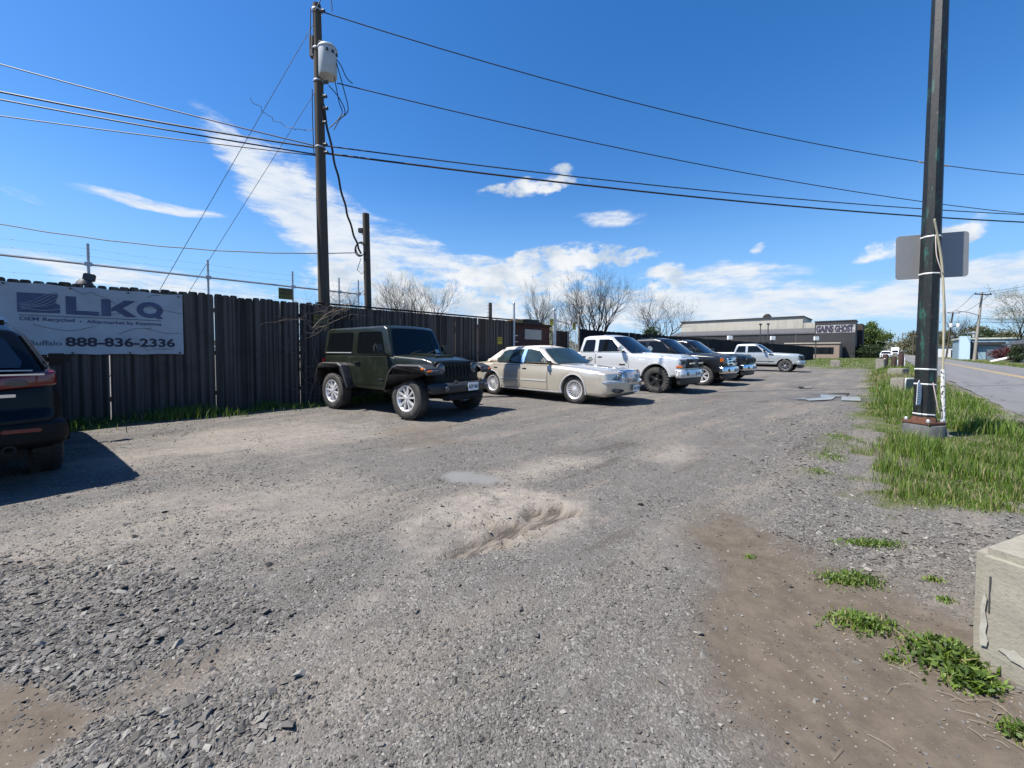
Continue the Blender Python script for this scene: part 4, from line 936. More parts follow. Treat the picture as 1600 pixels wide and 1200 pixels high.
mb = MB(); mb.box((W_-3.6, -.33, 6.95), (7.3, .05, 1.9)); mb.build('painted_band', mat('smudged_white_band', (.26, .25, .25), .8, var=.5, vscale=1.2, dirt=((.05, .05, .055), .7)), tw)
t = MB(); text_mb(t, 'GAINS', 2, W_-7.2, 6.1, w=3.3, h=1.7, bold=.11, th=.02, shear=.12); text_mb(t, 'GHOST', 2, W_-3.65, 6.1, w=3.3, h=1.7, bold=.11, th=.02, shear=-.08)
t.v = [(x, y-.37, z) for x, y, z in t.v]; t.build('graffiti_lettering', M['ink'], tw)
mb = MB(); mb.box((W_-.2, 12, 4.2), (2.5, 9, 8.4)); mb.build('side_bay', mat('dark_brown_brick', (.045, .03, .026), .9, var=.2), root)
for k in range(6): MB().box((3+7.2*k, -.04, 3.0), (.16, .10, 5.8)).build('wall_seam', M['clad_grey'], root)
root = empty('annex_building', P(113, 8.0), DANG-R(90)); tag(root, 'low tan annex with dark window in front of the black warehouse', 'building')
mb = MB(); mb.box((-5, 4, 1.65), (10, 8, 3.3)); mb.build('wall', mat('tan_brick', (.22, .165, .13), .9, var=.15, vscale=3), root)
mb = MB(); mb.box((-5, 4, 3.4), (10.4, 8.4, .22)); mb.build('roof', M['clad_cream'], root)
mb = MB(); mb.box((-3.2, -.02, 1.7), (4.4, .08, 1.5)); mb.build('window', M['glass'], root)
for px_, d_, lab in ((1139, 60, 'white floodlight on black pole, leftmost above the far dark fence'), (1206, 80, 'white floodlight on black pole, middle one above the far dark fence'), (1274, 100, 'white floodlight on black pole before the annex, rightmost of three')):
    p = at(px_, d_); s = p.y/610; h_ = 1.3+s*20
    root = empty('flood_light', p); tag(root, lab, 'floodlight', group='floodlights by the warehouse')
    MB().tube([(0, 0, 0), (0, 0, h_)], .09, n=6).build('lamp_post', M['steel_dark'], root); MB().box((0, -.1, h_+.2), (s*7, .3, s*6), bev=.03).build('lamp_head', M['white'], root)
for px_, lab in ((1187, 'left of two slim black masts before the warehouse roof'), (1199, 'right of two slim black masts before the warehouse roof')):
    p = at(px_, 100); root = empty('mast', p); tag(root, lab, 'mast', group='masts before the warehouse')
    MB().tube([(0, 0, 0), (0, 0, 7.4)], .10, n=6).build('mast_tube', M['steel_dark'], root); MB().box((0, 0, 7.4), (.55, .3, .35), bev=.05).build('mast_head', M['steel_dark'], root)
    MB().box((-.3 if px_ == 1199 else .1, 0, 3.4), (1.0, .3, .35), bev=.05).build('junction_box', M['steel_dark'], root)

# ---------------------------------------------------------------- across the road
root = empty('blue_building', P(120, -10.2), DANG-R(90)); tag(root, 'low pale blue building with flat roof across the road', 'building')
mb = MB(); mb.box((8, 6, 2.0), (16, 12, 4.0)); mb.build('wall', M['clad_blue'], root)
mb = MB(); mb.box((8, 6, 4.12), (16.4, 12.4, .30)); mb.build('roof', mat('pale_green_fascia', (.42, .46, .40), .6), root)
mb = MB(); mb.box((.6, -.5, 2.3), (1.4, 1.6, 4.6)); mb.build('end_pier', mat('light_blue_pier', (.40, .52, .60), .6), root)
mb = MB(); mb.box((3.6, -.35, 3.1), (4.4, .8, .6), bev=.05); mb.build('awning', M['clad_dark'], root)
mb = MB(); mb.box((2.0, -.05, 1.2), (.9, .08, 2.4)); mb.build('door', M['steel_dark'], root)
MB().lathe([(.18, 4.4), (.18, 5.2), (.36, 5.3), (.36, 5.5), (.001, 5.6)], 10, 0, Matrix.Translation((1.9, 1, 0))).build('roof_vent', M['galv'], root)
root = empty('panel_fence', P(115, -13.2), DANG-R(90)); tag(root, 'blue grey panel fence standing before the pale blue building', 'fence')
for k in range(5): MB().box((.7+1.5*k, 0, .95), (1.38, .06, 1.9)).build('panel', mat('slate_panel', (.10, .13, .16), .6) if k == 0 else bpy.data.materials['slate_panel'], root)
for k in range(6): MB().box((-.05+1.5*k, -.01, 1.0), (.1, .1, 2.0)).build('post', M['steel_dark'], root)
root = empty('white_house', P(84, -13.4), DANG-R(90)); tag(root, 'white house with dark sloping roof at the right edge across the road', 'house')
mb = MB(); mb.add([(0, 0, 0), (9, 0, 0), (9, 0, 2.7), (4.5, 0, 4.5), (0, 0, 2.7), (0, 12, 0), (9, 12, 0), (9, 12, 2.7), (4.5, 12, 4.5), (0, 12, 2.7)], [[0, 1, 2, 3, 4], [9, 8, 7, 6, 5], [0, 5, 6, 1], [1, 6, 7, 2], [4, 9, 5, 0]]); mb.build('wall', mat('white_siding', (.50, .52, .54), .6), root)
mb = MB()
for s in (1, -1):
    e = 4.5+s*5.4
    mb.add([(4.5, -.6, 4.62), (e, -.6, 2.42), (e, 12.6, 2.42), (4.5, 12.6, 4.62), (4.5, -.6, 4.74), (e, -.6, 2.54), (e, 12.6, 2.54), (4.5, 12.6, 4.74)], [[0, 1, 2, 3], [4, 5, 6, 7], [0, 1, 5, 4], [1, 2, 6, 5], [2, 3, 7, 6], [3, 0, 4, 7]])
mb.build('roof', mat('dark_shingle', (.04, .042, .046), .8, var=.2), root)
MB().box((1.5, -.04, 1.95), (1.1, .06, .75)).build('wall_sign', mat('blue_sign', (.03, .07, .30), .5), root)
t = MB(); text_mb(t, 'OPEN', .3, 1.15, 1.85, w=.7, h=.2) if False else t.box((1.5, 0, 1.95), (.7, .01, .12)); t.v = [(x, y-.085, z) for x, y, z in t.v]; t.build('sign_stripe', M['white'], root)
MB().box((5.5, -.04, 1.5), (1.2, .08, 1.2)).build('window', M['glass'], root)
root = empty('white_garage', P(165, -12), DANG-R(90)); tag(root, 'distant low white garage with dark openings across the road', 'garage')
mb = MB(); mb.box((2.5, 4, 1.5), (13, 8, 3.0)); mb.build('wall', bpy.data.materials['white_siding'], root)
mb = MB(); mb.box((2.5, 4, 3.1), (13.6, 8.6, .3)); mb.build('roof', M['clad_grey'], root)
for x_ in (1.5, 5.5): MB().box((x_, -.04, 1.1), (2.0, .08, 1.9)).build('garage_door', M['dark'], root)
p = P(86, -11.6); root = empty('leaning_slab', p, DANG-R(60)); tag(root, 'long white slab leaning down beside the driveway across the road', 'slab')
MB().box((0, 0, .55), (3.4, .5, .24), ry=-.28, bev=.08).build('slab_body', M['white'], root)

def road_pole(px, top, y, r, m, label, arms, trans=0, lamp=None, lean=0.0):
    b = aty(px, y); root = empty('roadside_pole', b); tag(root, label, 'pole', group='poles across the road')
    h = 1.3+(551-top)*y/610
    MB().tube([(0, 0, -.2), (lean*.5, 0, h*.5), (lean, 0, h)], [r, r*.85, r*.7], n=8).build('pole_shaft', m, root)
    for z, L, sk in arms: MB().box((lean*z/h, -.15, z), (L, .14, .14), rz=sk).build('cross_arm', M['steel_dark'], root)
    for k in range(trans):
        x_ = (-.9, .9, 0)[k]
        MB().lathe([(.001, -.5), (.36, -.5), (.38, .4), (.3, .5), (.001, .52)], 12, 0, Matrix.Translation((lean+x_, -.5, h-3.4))).build('transformer_can', bpy.data.materials['grey_enamel'], root)
    if lamp:
        z, L = lamp; MB().tube([(lean, 0, z), (lean-L*.5, -.2, z+.55), (lean-L, -.3, z+.8)], .06, n=6).build('lamp_arm', M['galv'], root)
    for z, L, sk in arms:
        for k in (-1, 1): MB().lathe([(.05, 0), (.09, .06), (.05, .12), (.08, .18), (.03, .24)], 7, 0, Matrix.Translation((lean*z/h+k*L*.44*math.cos(sk), -.15+k*L*.44*math.sin(sk), z+.06))).build('insulator', M['steel_dark'], root)
    return root, h
M['pole_pale'] = wood('silvered_pole', (.19, .175, .15), (.30, .28, .245), (.25, .235, .20))
road_pole(1522, 457, 62, .19, M['pole_pale'], 'tall pale roadside pole with crossarm and lamp arm before the blue building', [(10.5, 3.0, .1)], 0, (7.1, 4.4), .8)
road_pole(1478, 488, 100, .2, M['pole_wood'], 'dark leaning pole with crossarms and transformer cans across the road', [(11.4, 3.2, .0), (8.0, 2.8, .2)], 2, None, 1.3)
road_pole(1459, 500, 135, .22, bpy.data.materials['white_pink_cable'], 'thin pale pole just right of the green-black street pole', [(11.8, 3.0, .1)], 0, None, .4)
road_pole(1409, 520, 210, .30, M['pole_pale'], 'distant pole farthest left along the road', [(11, 2.6, .1)])
road_pole(1426, 516, 180, .30, M['pole_wood'], 'distant dark pole just left of the green-black street pole', [(11, 2.6, .1)])
road_pole(1402, 526, 300, .34, M['pole_wood'], 'faintest distant pole on the road horizon', [(12, 2.6, .1)])
# roadside wires on the far side
pa = aty(1522, 62)+Vector((.8, 0, 10.6)); pb = aty(1478, 100)+Vector((1.3, 0, 11.5)); pc = aty(1459, 135)+Vector((.4, 0, 11.9)); pn = Vector((56, 27, 10.2))
for k, (o_, lab) in enumerate(((-1.3, 'left'), (1.3, 'right'))):
    wire('power_line', pn+Vector((o_, 0, 0)), pa+Vector((o_, 0, 0)), .5, .02, lab+' hand roadside wire from right edge to the pale crossarm pole', group='roadside wires')
    wire('power_line', pa+Vector((o_, 0, 0)), pb+Vector((o_, 0, 0)), .7, .03, lab+' hand roadside wire between pale pole and dark leaning pole', group='roadside wires')
for k, (z, lab) in enumerate(((-3.9, 'upper'), (-4.4, 'lower'))):
    wire('telephone_cable', pn+Vector((0, 0, z)), pa+Vector((0, 0, z)), .9, .035, lab+' drooping telephone cable right of the pale crossarm pole', group='roadside wires')
    wire('telephone_cable', pa+Vector((0, 0, z)), pb+Vector((0, 0, z-.6)), .9, .035, lab+' telephone cable between pale pole and dark leaning pole', group='roadside wires')
q = aty(1640, 44); root = empty('street_lamp', q); tag(root, 'street lamp head reaching in at the right edge above the bare tree', 'lamp')
MB().tube([(0, 0, 0), (0, 0, 7.0)], .11, n=8).build('lamp_post', M['galv'], root); MB().tube([(0, 0, 6.9), (-1.5, -.4, 7.2), (-2.7, -.6, 7.1)], .05, n=6).build('lamp_arm', M['galv'], root); MB().box((-3.0, -.65, 7.06), (.75, .28, .14), bev=.05, rz=.2).build('lamp_head', M['white'], root)

# ---------------------------------------------------------------- trees
M['bark'] = mat('grey_bark', (.030, .026, .023), .9, var=.3, vscale=4, bump=.4)
M['twig'] = mat('fine_twigs', (.034, .029, .026), .9, var=.25, vscale=2)
def bare_tree(name, loc, H, spread, label, seed, stems=3, twig=.5, up=.55, scale_r=1.0, bud=None, group='bare trees beyond the fence', lean=0.0):
    rs = random.Random(seed); TR = MB(); TW = MB(); tips = []
    def branch(p, d, L, r, lev):
        n = 4 if lev < 2 else 3
        pts = [p]; rad = [r]; q = p.copy(); dd = d.copy()
        for i in range(n):
            dd = (dd+Vector((rs.gauss(0, .11), rs.gauss(0, .11), rs.gauss(0, .06)+.05*up))).normalized()
            q = q+dd*(L/n); pts.append(q.copy()); rad.append(r*(1-.62*(i+1)/n))
        (TR if lev < 2 else TW).tube(pts, rad, n=6 if lev == 0 else (5 if lev == 1 else 3), cap=False)
        if lev >= 5 or L < H*.03: tips.append(q); return
        kids = {0: 6, 1: 5, 2: 4, 3: 3, 4: 2}[lev]
        for k in range(kids):
            s = rs.uniform(.30 if lev else .45, 1.0) if k else 1.0
            i = min(int(s*n), n-1); pp = pts[i].lerp(pts[i+1], s*n-i)
            az_ = rs.uniform(0, 6.28); tilt = rs.uniform(.28, .85)*(.75 if k == 0 else 1.0)*spread
            a = dd.orthogonal().normalized(); b = dd.cross(a)
            nd_ = (dd*math.cos(tilt)+(a*math.cos(az_)+b*math.sin(az_))*math.sin(tilt)); nd_.z += .22*up; nd_.normalize()
            branch(pp, nd_, L*rs.uniform(.48, .72), max(.009*scale_r, rad[i]*rs.uniform(.52, .74)), lev+1)
    for s in range(stems):
        a = 6.28*s/stems+rs.uniform(-.4, .4); k = .0 if stems == 1 else rs.uniform(.12, .32)*spread
        d = Vector((math.cos(a)*k+lean, math.sin(a)*k, 1)).normalized()
        branch(Vector((math.cos(a)*.25*(stems > 1), math.sin(a)*.25*(stems > 1), -.2)), d, H*.52, H*.021*scale_r*(1 if stems < 3 else .8), 0)
    zmax = max(v[2] for v in TW.v); k = H/zmax
    for m_ in (TR, TW): m_.v = [(x*k, y*k, z*k) for x, y, z in m_.v]
    root = empty(name, loc); tag(root, label, 'tree', group=group)
    TR.build('trunk', M['bark'], root, fix=False); TW.build('crown', M['twig'], root, fix=False)
    if bud:
        m_, N, sz = bud; r2 = np.random.RandomState(seed); T = np.array([tuple(t_*k) for t_ in tips]); T = T[r2.randint(0, len(T), N)]+r2.normal(0, .22, (N, 3))
        leaves('leaves', T, sz, m_, root, seed)
    return root
def leafmat(name, c1, c2, c3, tr=.3):
    m = bpy.data.materials.new(name); m.use_nodes = True; nt = m.node_tree; B = nt.nodes['Principled BSDF']; B.inputs['Roughness'].default_value = .6
    t_ = nd(nt, 'ShaderNodeAttribute', out=2, attribute_name='tone'); c = ramp(nt, t_, [(0, c1), (.5, c2), (1, c3)])
    nt.links.new(c, B.inputs['Base Color']); tb = nd(nt, 'ShaderNodeBsdfTranslucent', {'Color': c})
    nt.links.new(nd(nt, 'ShaderNodeMixShader', {0: tr, 1: B.outputs[0], 2: tb}), nt.nodes['Material Output'].inputs[0]); return m
M['leaf'] = leafmat('green_leaves', (.036, .066, .013), (.070, .118, .020), (.125, .175, .034))
M['leaf_dark'] = leafmat('evergreen_leaves', (.015, .030, .010), (.025, .048, .014), (.045, .070, .02))
M['leaf_bud'] = leafmat('spring_buds', (.10, .10, .035), (.15, .145, .055), (.20, .18, .08))
M['leaf_olive'] = leafmat('olive_spring_leaves', (.06, .062, .028), (.10, .098, .04), (.15, .14, .065))
M['leaf_red'] = leafmat('purple_leaves', (.045, .008, .012), (.085, .016, .02), (.12, .03, .03))
def leaves(name, T, sz, m_, parent, seed=1, attr=None):
    rs = np.random.RandomState(seed+50); n = len(T)
    a = rs.normal(0, 1, (n, 3)); a /= np.linalg.norm(a, axis=1)[:, None]; b = np.cross(a, rs.normal(0, 1, (n, 3))); b /= np.linalg.norm(b, axis=1)[:, None]
    s = sz*rs.uniform(.6, 1.3, n)[:, None]
    V = np.stack([T-a*s, T+b*s*.55, T+a*s, T-b*s*.55], 1).reshape(-1, 3)
    F = np.arange(n*4).reshape(n, 4)
    tone = rs.uniform(0, 1, n)
    return mesh_np(name, V, [F], m_, parent, attrs={'tone': np.repeat(tone, 4)})
def leafy_tree(name, loc, H, Rw, label, seed, m_, n=14000, sz=.16, z0=.28, nclump=60, cat='tree', group='leafy trees', trunk=True):
    rs = np.random.RandomState(seed); r_ = random.Random(seed)
    root = empty(name, loc); tag(root, label, cat, group=group)
    cl = []
    while len(cl) < nclump:
        p = rs.uniform(-1, 1, 3); q = np.linalg.norm(p)
        if q < 1 and q > .35: cl.append(p)
    cl = np.array(cl); cen = np.stack([cl[:, 0]*Rw, cl[:, 1]*Rw, H*(z0+(1-z0)*.5)+cl[:, 2]*H*(1-z0)*.5], 1)
    cen[:, :2] *= (1-.3*np.clip(cl[:, 2:3], 0, 1))
    i = rs.randint(0, nclump, n); T = cen[i]+rs.normal(0, 1, (n, 3))*np.array([Rw*.14, Rw*.14, H*.05])*rs.uniform(.5, 1.5, (nclump, 1))[i]
    leaves('crown', T, sz, m_, root, seed)
    if trunk:
        mb = MB(); mb.tube([(0, 0, -.2), (.05, 0, H*.25), (-.05, .05, H*.5)], [H*.035, H*.026, H*.015], n=8)
        for k in range(9):
            c_ = cen[r_.randrange(nclump)]; mb.tube([(0, 0, H*.22), (c_[0]*.4, c_[1]*.4, (H*.22+c_[2])*.5), tuple(c_)], [H*.014, H*.008, H*.003], n=5)
        mb.build('trunk', M['bark'], root)
    return root
bare_tree('bare_tree', aty(932, 60), 15.2, .95, 'largest bare vase-shaped tree rising beyond the fence above the silver pickup', 5, stems=4, scale_r=1.15)
bare_tree('bare_tree', aty(1030, 76), 15.2, 1.15, 'round dense bare tree right of the largest one, left of the warehouse', 8, stems=3)
bare_tree('bare_tree', aty(838, 55), 12.0, .75, 'slim bare tree rising behind the dark red hut', 12, stems=2)
bare_tree('bare_tree', aty(885, 48), 8.3, 1.1, 'low bare tree behind the chain link gate', 14, stems=2, lean=-.25)
bare_tree('bare_tree', aty(622, 58), 13.8, .85, 'bare tree just right of the short wooden pole', 21, stems=3)
bare_tree('bare_tree', aty(664, 60), 13.5, .9, 'bare spreading tree above the fence over the roof of green off-roader', 25, stems=3)
bare_tree('bare_tree', aty(548, 60), 12.3, .9, 'bare tree seen between the two wooden poles', 28, stems=2)
bare_tree('bare_tree', aty(470, 52), 8.6, .9, 'small bare tree left of the tall utility pole', 31, stems=2)
bare_tree('budding_tree', aty(1604, 72), 14.0, 1.1, 'large budding tree at the right edge across the road', 35, stems=3, bud=(M['leaf_bud'], 14000, .07), group='trees across the road')
bare_tree('budding_tree', aty(1499, 125), 15.5, .8, 'thin bare tree behind the dark leaning pole', 37, stems=2, group='trees across the road')
leafy_tree('leafy_tree', aty(1355, 112), 9.6, 4.6, 'full green tree at the right corner of the warehouse', 3, M['leaf'], n=16000, sz=.20, z0=.14)
leafy_tree('shrub', aty(1016, 66), 5.4, 2.2, 'dark evergreen bush under the bare tree beyond the dark fence', 6, M['leaf_dark'], n=4000, sz=.16, z0=.05, group='shrubs')
leafy_tree('leafy_tree', aty(1538, 105), 8.0, 5.6, 'rounded dark green tree behind the blue building', 9, M['leaf_dark'], n=9000, sz=.22, z0=.05)
leafy_tree('leafy_tree', aty(1518, 112), 9.3, 4.0, 'olive tree behind the left end of the blue building', 10, M['leaf_olive'], n=6000, sz=.2, z0=.05)
leafy_tree('leafy_tree', aty(1476, 150), 9.5, 7.0, 'olive brown tree mass behind the white garage', 13, M['leaf_olive'], n=9000, sz=.28, z0=.0)
leafy_tree('leafy_tree', aty(1568, 100), 7.0, 4.5, 'olive tree behind the roof of the blue building right end', 15, M['leaf_olive'], n=6000, sz=.2, z0=.05)
leafy_tree('leafy_tree', aty(1432, 190), 12.0, 7.0, 'olive grey tree beside the road left of the green-black pole', 16, M['leaf_olive'], n=7000, sz=.3, z0=.0)
leafy_tree('shrub', P(90, -13.0), 2.3, 2.2, 'purple leaved shrub beside the white house across the road', 17, M['leaf_red'], n=6000, sz=.09, z0=.05, group='shrubs', cat='shrub', trunk=False)
leafy_tree('shrub', P(83.5, -12.2), 2.2, .8, 'small upright evergreen shrub at the corner of the white house', 18, M['leaf_dark'], n=3500, sz=.08, z0=.02, group='shrubs', cat='shrub', trunk=False)
leafy_tree('shrub', P(121, 7.2)+Vector((5, 0, 0)), 3.2, 3.0, 'dark bushes at the foot of the green tree', 19, M['leaf_dark'], n=5000, sz=.16, z0=.0, group='shrubs', cat='shrub', trunk=False)
leafy_tree('shrub', P(16.6, 13.2), 2.6, 1.3, 'dry olive shrub behind the chain link gate', 41, M['leaf_olive'], n=2600, sz=.07, z0=.02, group='shrubs', cat='shrub')
leafy_tree('shrub', P(15.0, 12.3), 2.0, .9, 'smaller shrub right behind the brown plank gate', 43, M['leaf_olive'], n=1600, sz=.06, z0=.02, group='shrubs', cat='shrub')
def far_woods():
    rs = np.random.RandomState(77); N = 60000
    a = rs.uniform(R(-62), R(62), N); r = rs.uniform(330, 470, N)
    top = 5+9*fbm(a*40+3, r*0+1, 4)*sm(fbm(a*12+9, a*0, 2), .2, .6)
    z = top*rs.uniform(0, 1, N)**.8
    o = leaves('far_woods', np.stack([np.sin(a)*r, np.cos(a)*r, z], 1), .75, M['leaf_olive'], None, 3); tag(o, 'distant olive grey woods along the horizon', 'woods', kind='stuff')
far_woods()
# ================================================================== VEHICLES (x forward, y left, z up)
def fillet(pts, seg=.14, n=5):
    """polygon with (x,z[,r]) corners -> dense rounded outline"""
    out = []; L = len(pts)
    for i in range(L):
        p = Vector(pts[i][:2]); r = pts[i][2] if len(pts[i]) > 2 else 0
        a = Vector(pts[i-1][:2]); b = Vector(pts[(i+1) % L][:2])
        if r <= 0 or (a-p).length < 1e-6 or (b-p).length < 1e-6: out.append(p); continue
        u = (a-p).normalized(); v = (b-p).normalized(); ang = u.angle(v)
        if ang > 3.05: out.append(p); continue
        t = min(r/math.tan(ang/2), (a-p).length*.49, (b-p).length*.49); r = t*math.tan(ang/2)
        c = p+(u+v).normalized()*(r/math.sin(ang/2)); s = p+u*t-c; e = p+v*t-c
        a0 = math.atan2(s.y, s.x); a1 = math.atan2(e.y, e.x); da = (a1-a0+math.pi) % (2*math.pi)-math.pi
        for k in range(n+1): q = a0+da*k/n; out.append(c+Vector((math.cos(q), math.sin(q)))*r)
    res = []
    for i in range(len(out)):
        a, b = out[i], out[(i+1) % len(out)]; m = max(1, int((b-a).length/seg+.5)) if (b-a).length > 1e-5 else 0
        for k in range(m): res.append(a.lerp(b, k/m))
    return res
def arch(cx, cz, r, zb, fwd=True, n=14):
    """wheel-arch points, rear to front"""
    a0 = math.asin(max(-1, min(1, (zb-cz)/r)))
    A = [math.pi-a0+(a0*2-math.pi)*k/n for k in range(n+1)]
    pts = [(cx+r*math.cos(q), cz+r*math.sin(q)) for q in A]
    return pts if fwd else pts[::-1]
def inset(pts, d):
    n = len(pts); A = sum(pts[i].x*pts[(i+1) % n].y-pts[(i+1) % n].x*pts[i].y for i in range(n)); s = 1 if A > 0 else -1
    out = []
    for i in range(n):
        a = (pts[i]-pts[i-1]).normalized(); b = (pts[(i+1) % n]-pts[i]).normalized()
        na = Vector((-a.y, a.x))*s; nb = Vector((-b.y, b.x))*s; m = na+nb
        if m.length < 1e-6: m = na
        m.normalize(); out.append(pts[i]+m*(d/max(.5, m.dot(na))))
    return out
def shell(prof, W, r=.05, nseg=3, ny=4, cutx=(), cutz=(), D=None, yo=0.0):
    pts = prof; n = len(pts); rings = []
    for k in range(nseg+1):
        a = math.pi/2*k/nseg; rings.append((-(W-r*(1-math.cos(a))) if False else -(W-r+r*math.cos(a)), r*(1-math.sin(a))))
    ys = [y for y, _ in rings]; mid = [(-(W-r)+2*(W-r)*k/ny, 0.0) for k in range(1, ny)]
    rings = rings+mid+[(-y, i) for y, i in rings[::-1]]
    bm = bmesh.new(); RV = []
    for y, ins in rings:
        pp = inset(pts, ins) if ins > 1e-6 else pts
        RV.append([bm.verts.new((p.x, y, p.y)) for p in pp])
    for a, b in zip(RV[:-1], RV[1:]):
        for i in range(n): bm.faces.new((a[i], a[(i+1) % n], b[(i+1) % n], b[i]))
    bm.faces.new(RV[0][::-1]); bm.faces.new(RV[-1])
    for x in cutx: bmesh.ops.bisect_plane(bm, geom=bm.verts[:]+bm.edges[:]+bm.faces[:], dist=1e-5, plane_co=(x, 0, 0), plane_no=(1, 0, 0))
    for z in cutz: bmesh.ops.bisect_plane(bm, geom=bm.verts[:]+bm.edges[:]+bm.faces[:], dist=1e-5, plane_co=(0, 0, z), plane_no=(0, 0, 1))
    for v in bm.verts:
        if D: v.co = Vector(D(*v.co))
        v.co.y += yo
    return bm
def frange(a, b, s):
    r = []
    while a < b: r.append(a); a += s
    return r
def side_panel(mb, pts, W, off, th, D=None, sides=(-1, 1), step=.16, mat_=0):
    for s in sides:
        bm = bmesh.new(); f = bm.faces.new([bm.verts.new((p[0], 0, p[1])) for p in pts])
        xs = [p[0] for p in pts]; zs = [p[1] for p in pts]
        for x in frange(min(xs)+step, max(xs), step): bmesh.ops.bisect_plane(bm, geom=bm.verts[:]+bm.edges[:]+bm.faces[:], dist=1e-5, plane_co=(x, 0, 0), plane_no=(1, 0, 0))
        for z in frange(min(zs)+step*.7, max(zs), step*.7): bmesh.ops.bisect_plane(bm, geom=bm.verts[:]+bm.edges[:]+bm.faces[:], dist=1e-5, plane_co=(0, 0, z), plane_no=(0, 0, 1))
        be = [e for e in bm.edges if e.is_boundary]
        nv = [g for g in bmesh.ops.extrude_edge_only(bm, edges=be)['geom'] if isinstance(g, bmesh.types.BMVert)]
        for v in bm.verts: v.co.y = s*(W+off)
        for v in nv: v.co.y = s*(W+off-th)
        if D:
            for v in bm.verts: v.co = Vector(D(*v.co))
        mb.addbm(bm, mat_, True); bm.free()
    return mb
def SP(root, name, m, *a, **k):
    return [side_panel(MB(), *a, **dict(k, sides=(s_,))).build(name, m, root) for s_ in k.get('sides', (-1, 1))]
def DOORS(root, name, col, q, W, D, rad=.04):
    out = []
    for s_ in (-1, 1):
        d_ = MB(); side_panel(d_, fl(q, rad), W, .007, .012, D, sides=(s_,)); side_panel(d_, inset(fl(q, rad), -.012), W, .002, .006, D, sides=(s_,), mat_=1)
        out.append(d_.build(name, [col, M['dark']], root))
    return out
M['bright_trim'] = mat('bright_trim', (.55, .55, .55), .25, metal=.3)
def cross_panel(mb, p0, p1, w0, w1, off, D=None, ny=10, ns=6, mat_=0, th=.012, rnd=.08, yc=0.0):
    """panel across the car between profile points p0 (low) and p1 (high): windscreen, rear glass"""
    p0 = Vector(p0); p1 = Vector(p1); t = (p1-p0).normalized(); nn = Vector((t.y, -t.x))
    if off < 0: nn = -nn; off = -off
    vs = []; fs = []
    for j in range(ns+1):
        s = j/ns; w = w0+(w1-w0)*s
        e = min(s, 1-s); w -= rnd*max(0, 1-e/.12)**2*.5
        for i in range(ny+1):
            p = p0.lerp(p1, s)+nn*off; c = (p.x, w*(2*i/ny-1)+yc, p.y); vs.append(D(*c) if D else c)
    for j in range(ns):
        for i in range(ny): a = j*(ny+1)+i; fs.append([a, a+1, a+ny+2, a+ny+1])
    mb.add(vs, fs, mat_, True); return mb
def fl(pts, r=.05): return fillet([(p[0], p[1], r) if len(p) == 2 else p for p in pts], seg=.2)
def top_panel(root, name, m, prof, x0, x1, w0, w1, D, off=.010, nx=12, ny=8, skirt=.02):
    xs_ = [p[0] for p in prof][::-1]; zs_ = [p[1] for p in prof][::-1]
    vs = []; fs = []
    for i in range(nx+1):
        x = x0+(x1-x0)*i/nx; w = w0+(w1-w0)*i/nx; z = float(np.interp(x, xs_, zs_))
        row = [(x, -w, z-skirt)]+[(x, w*(2*k/ny-1), z+off) for k in range(ny+1)]+[(x, w, z-skirt)]
        vs += [D(*q) for q in row]
    n_ = ny+3
    for i in range(nx):
        for k in range(n_-1): a = i*n_+k; fs.append([a, a+1, a+n_+1, a+n_])
    for a0 in (0, nx*n_): fs.append([a0+k for k in range(n_)])
    mb = MB(); mb.add(vs, fs, 0, True); return mb.build(name, m, root, ang=.5)
WHEELS = {}
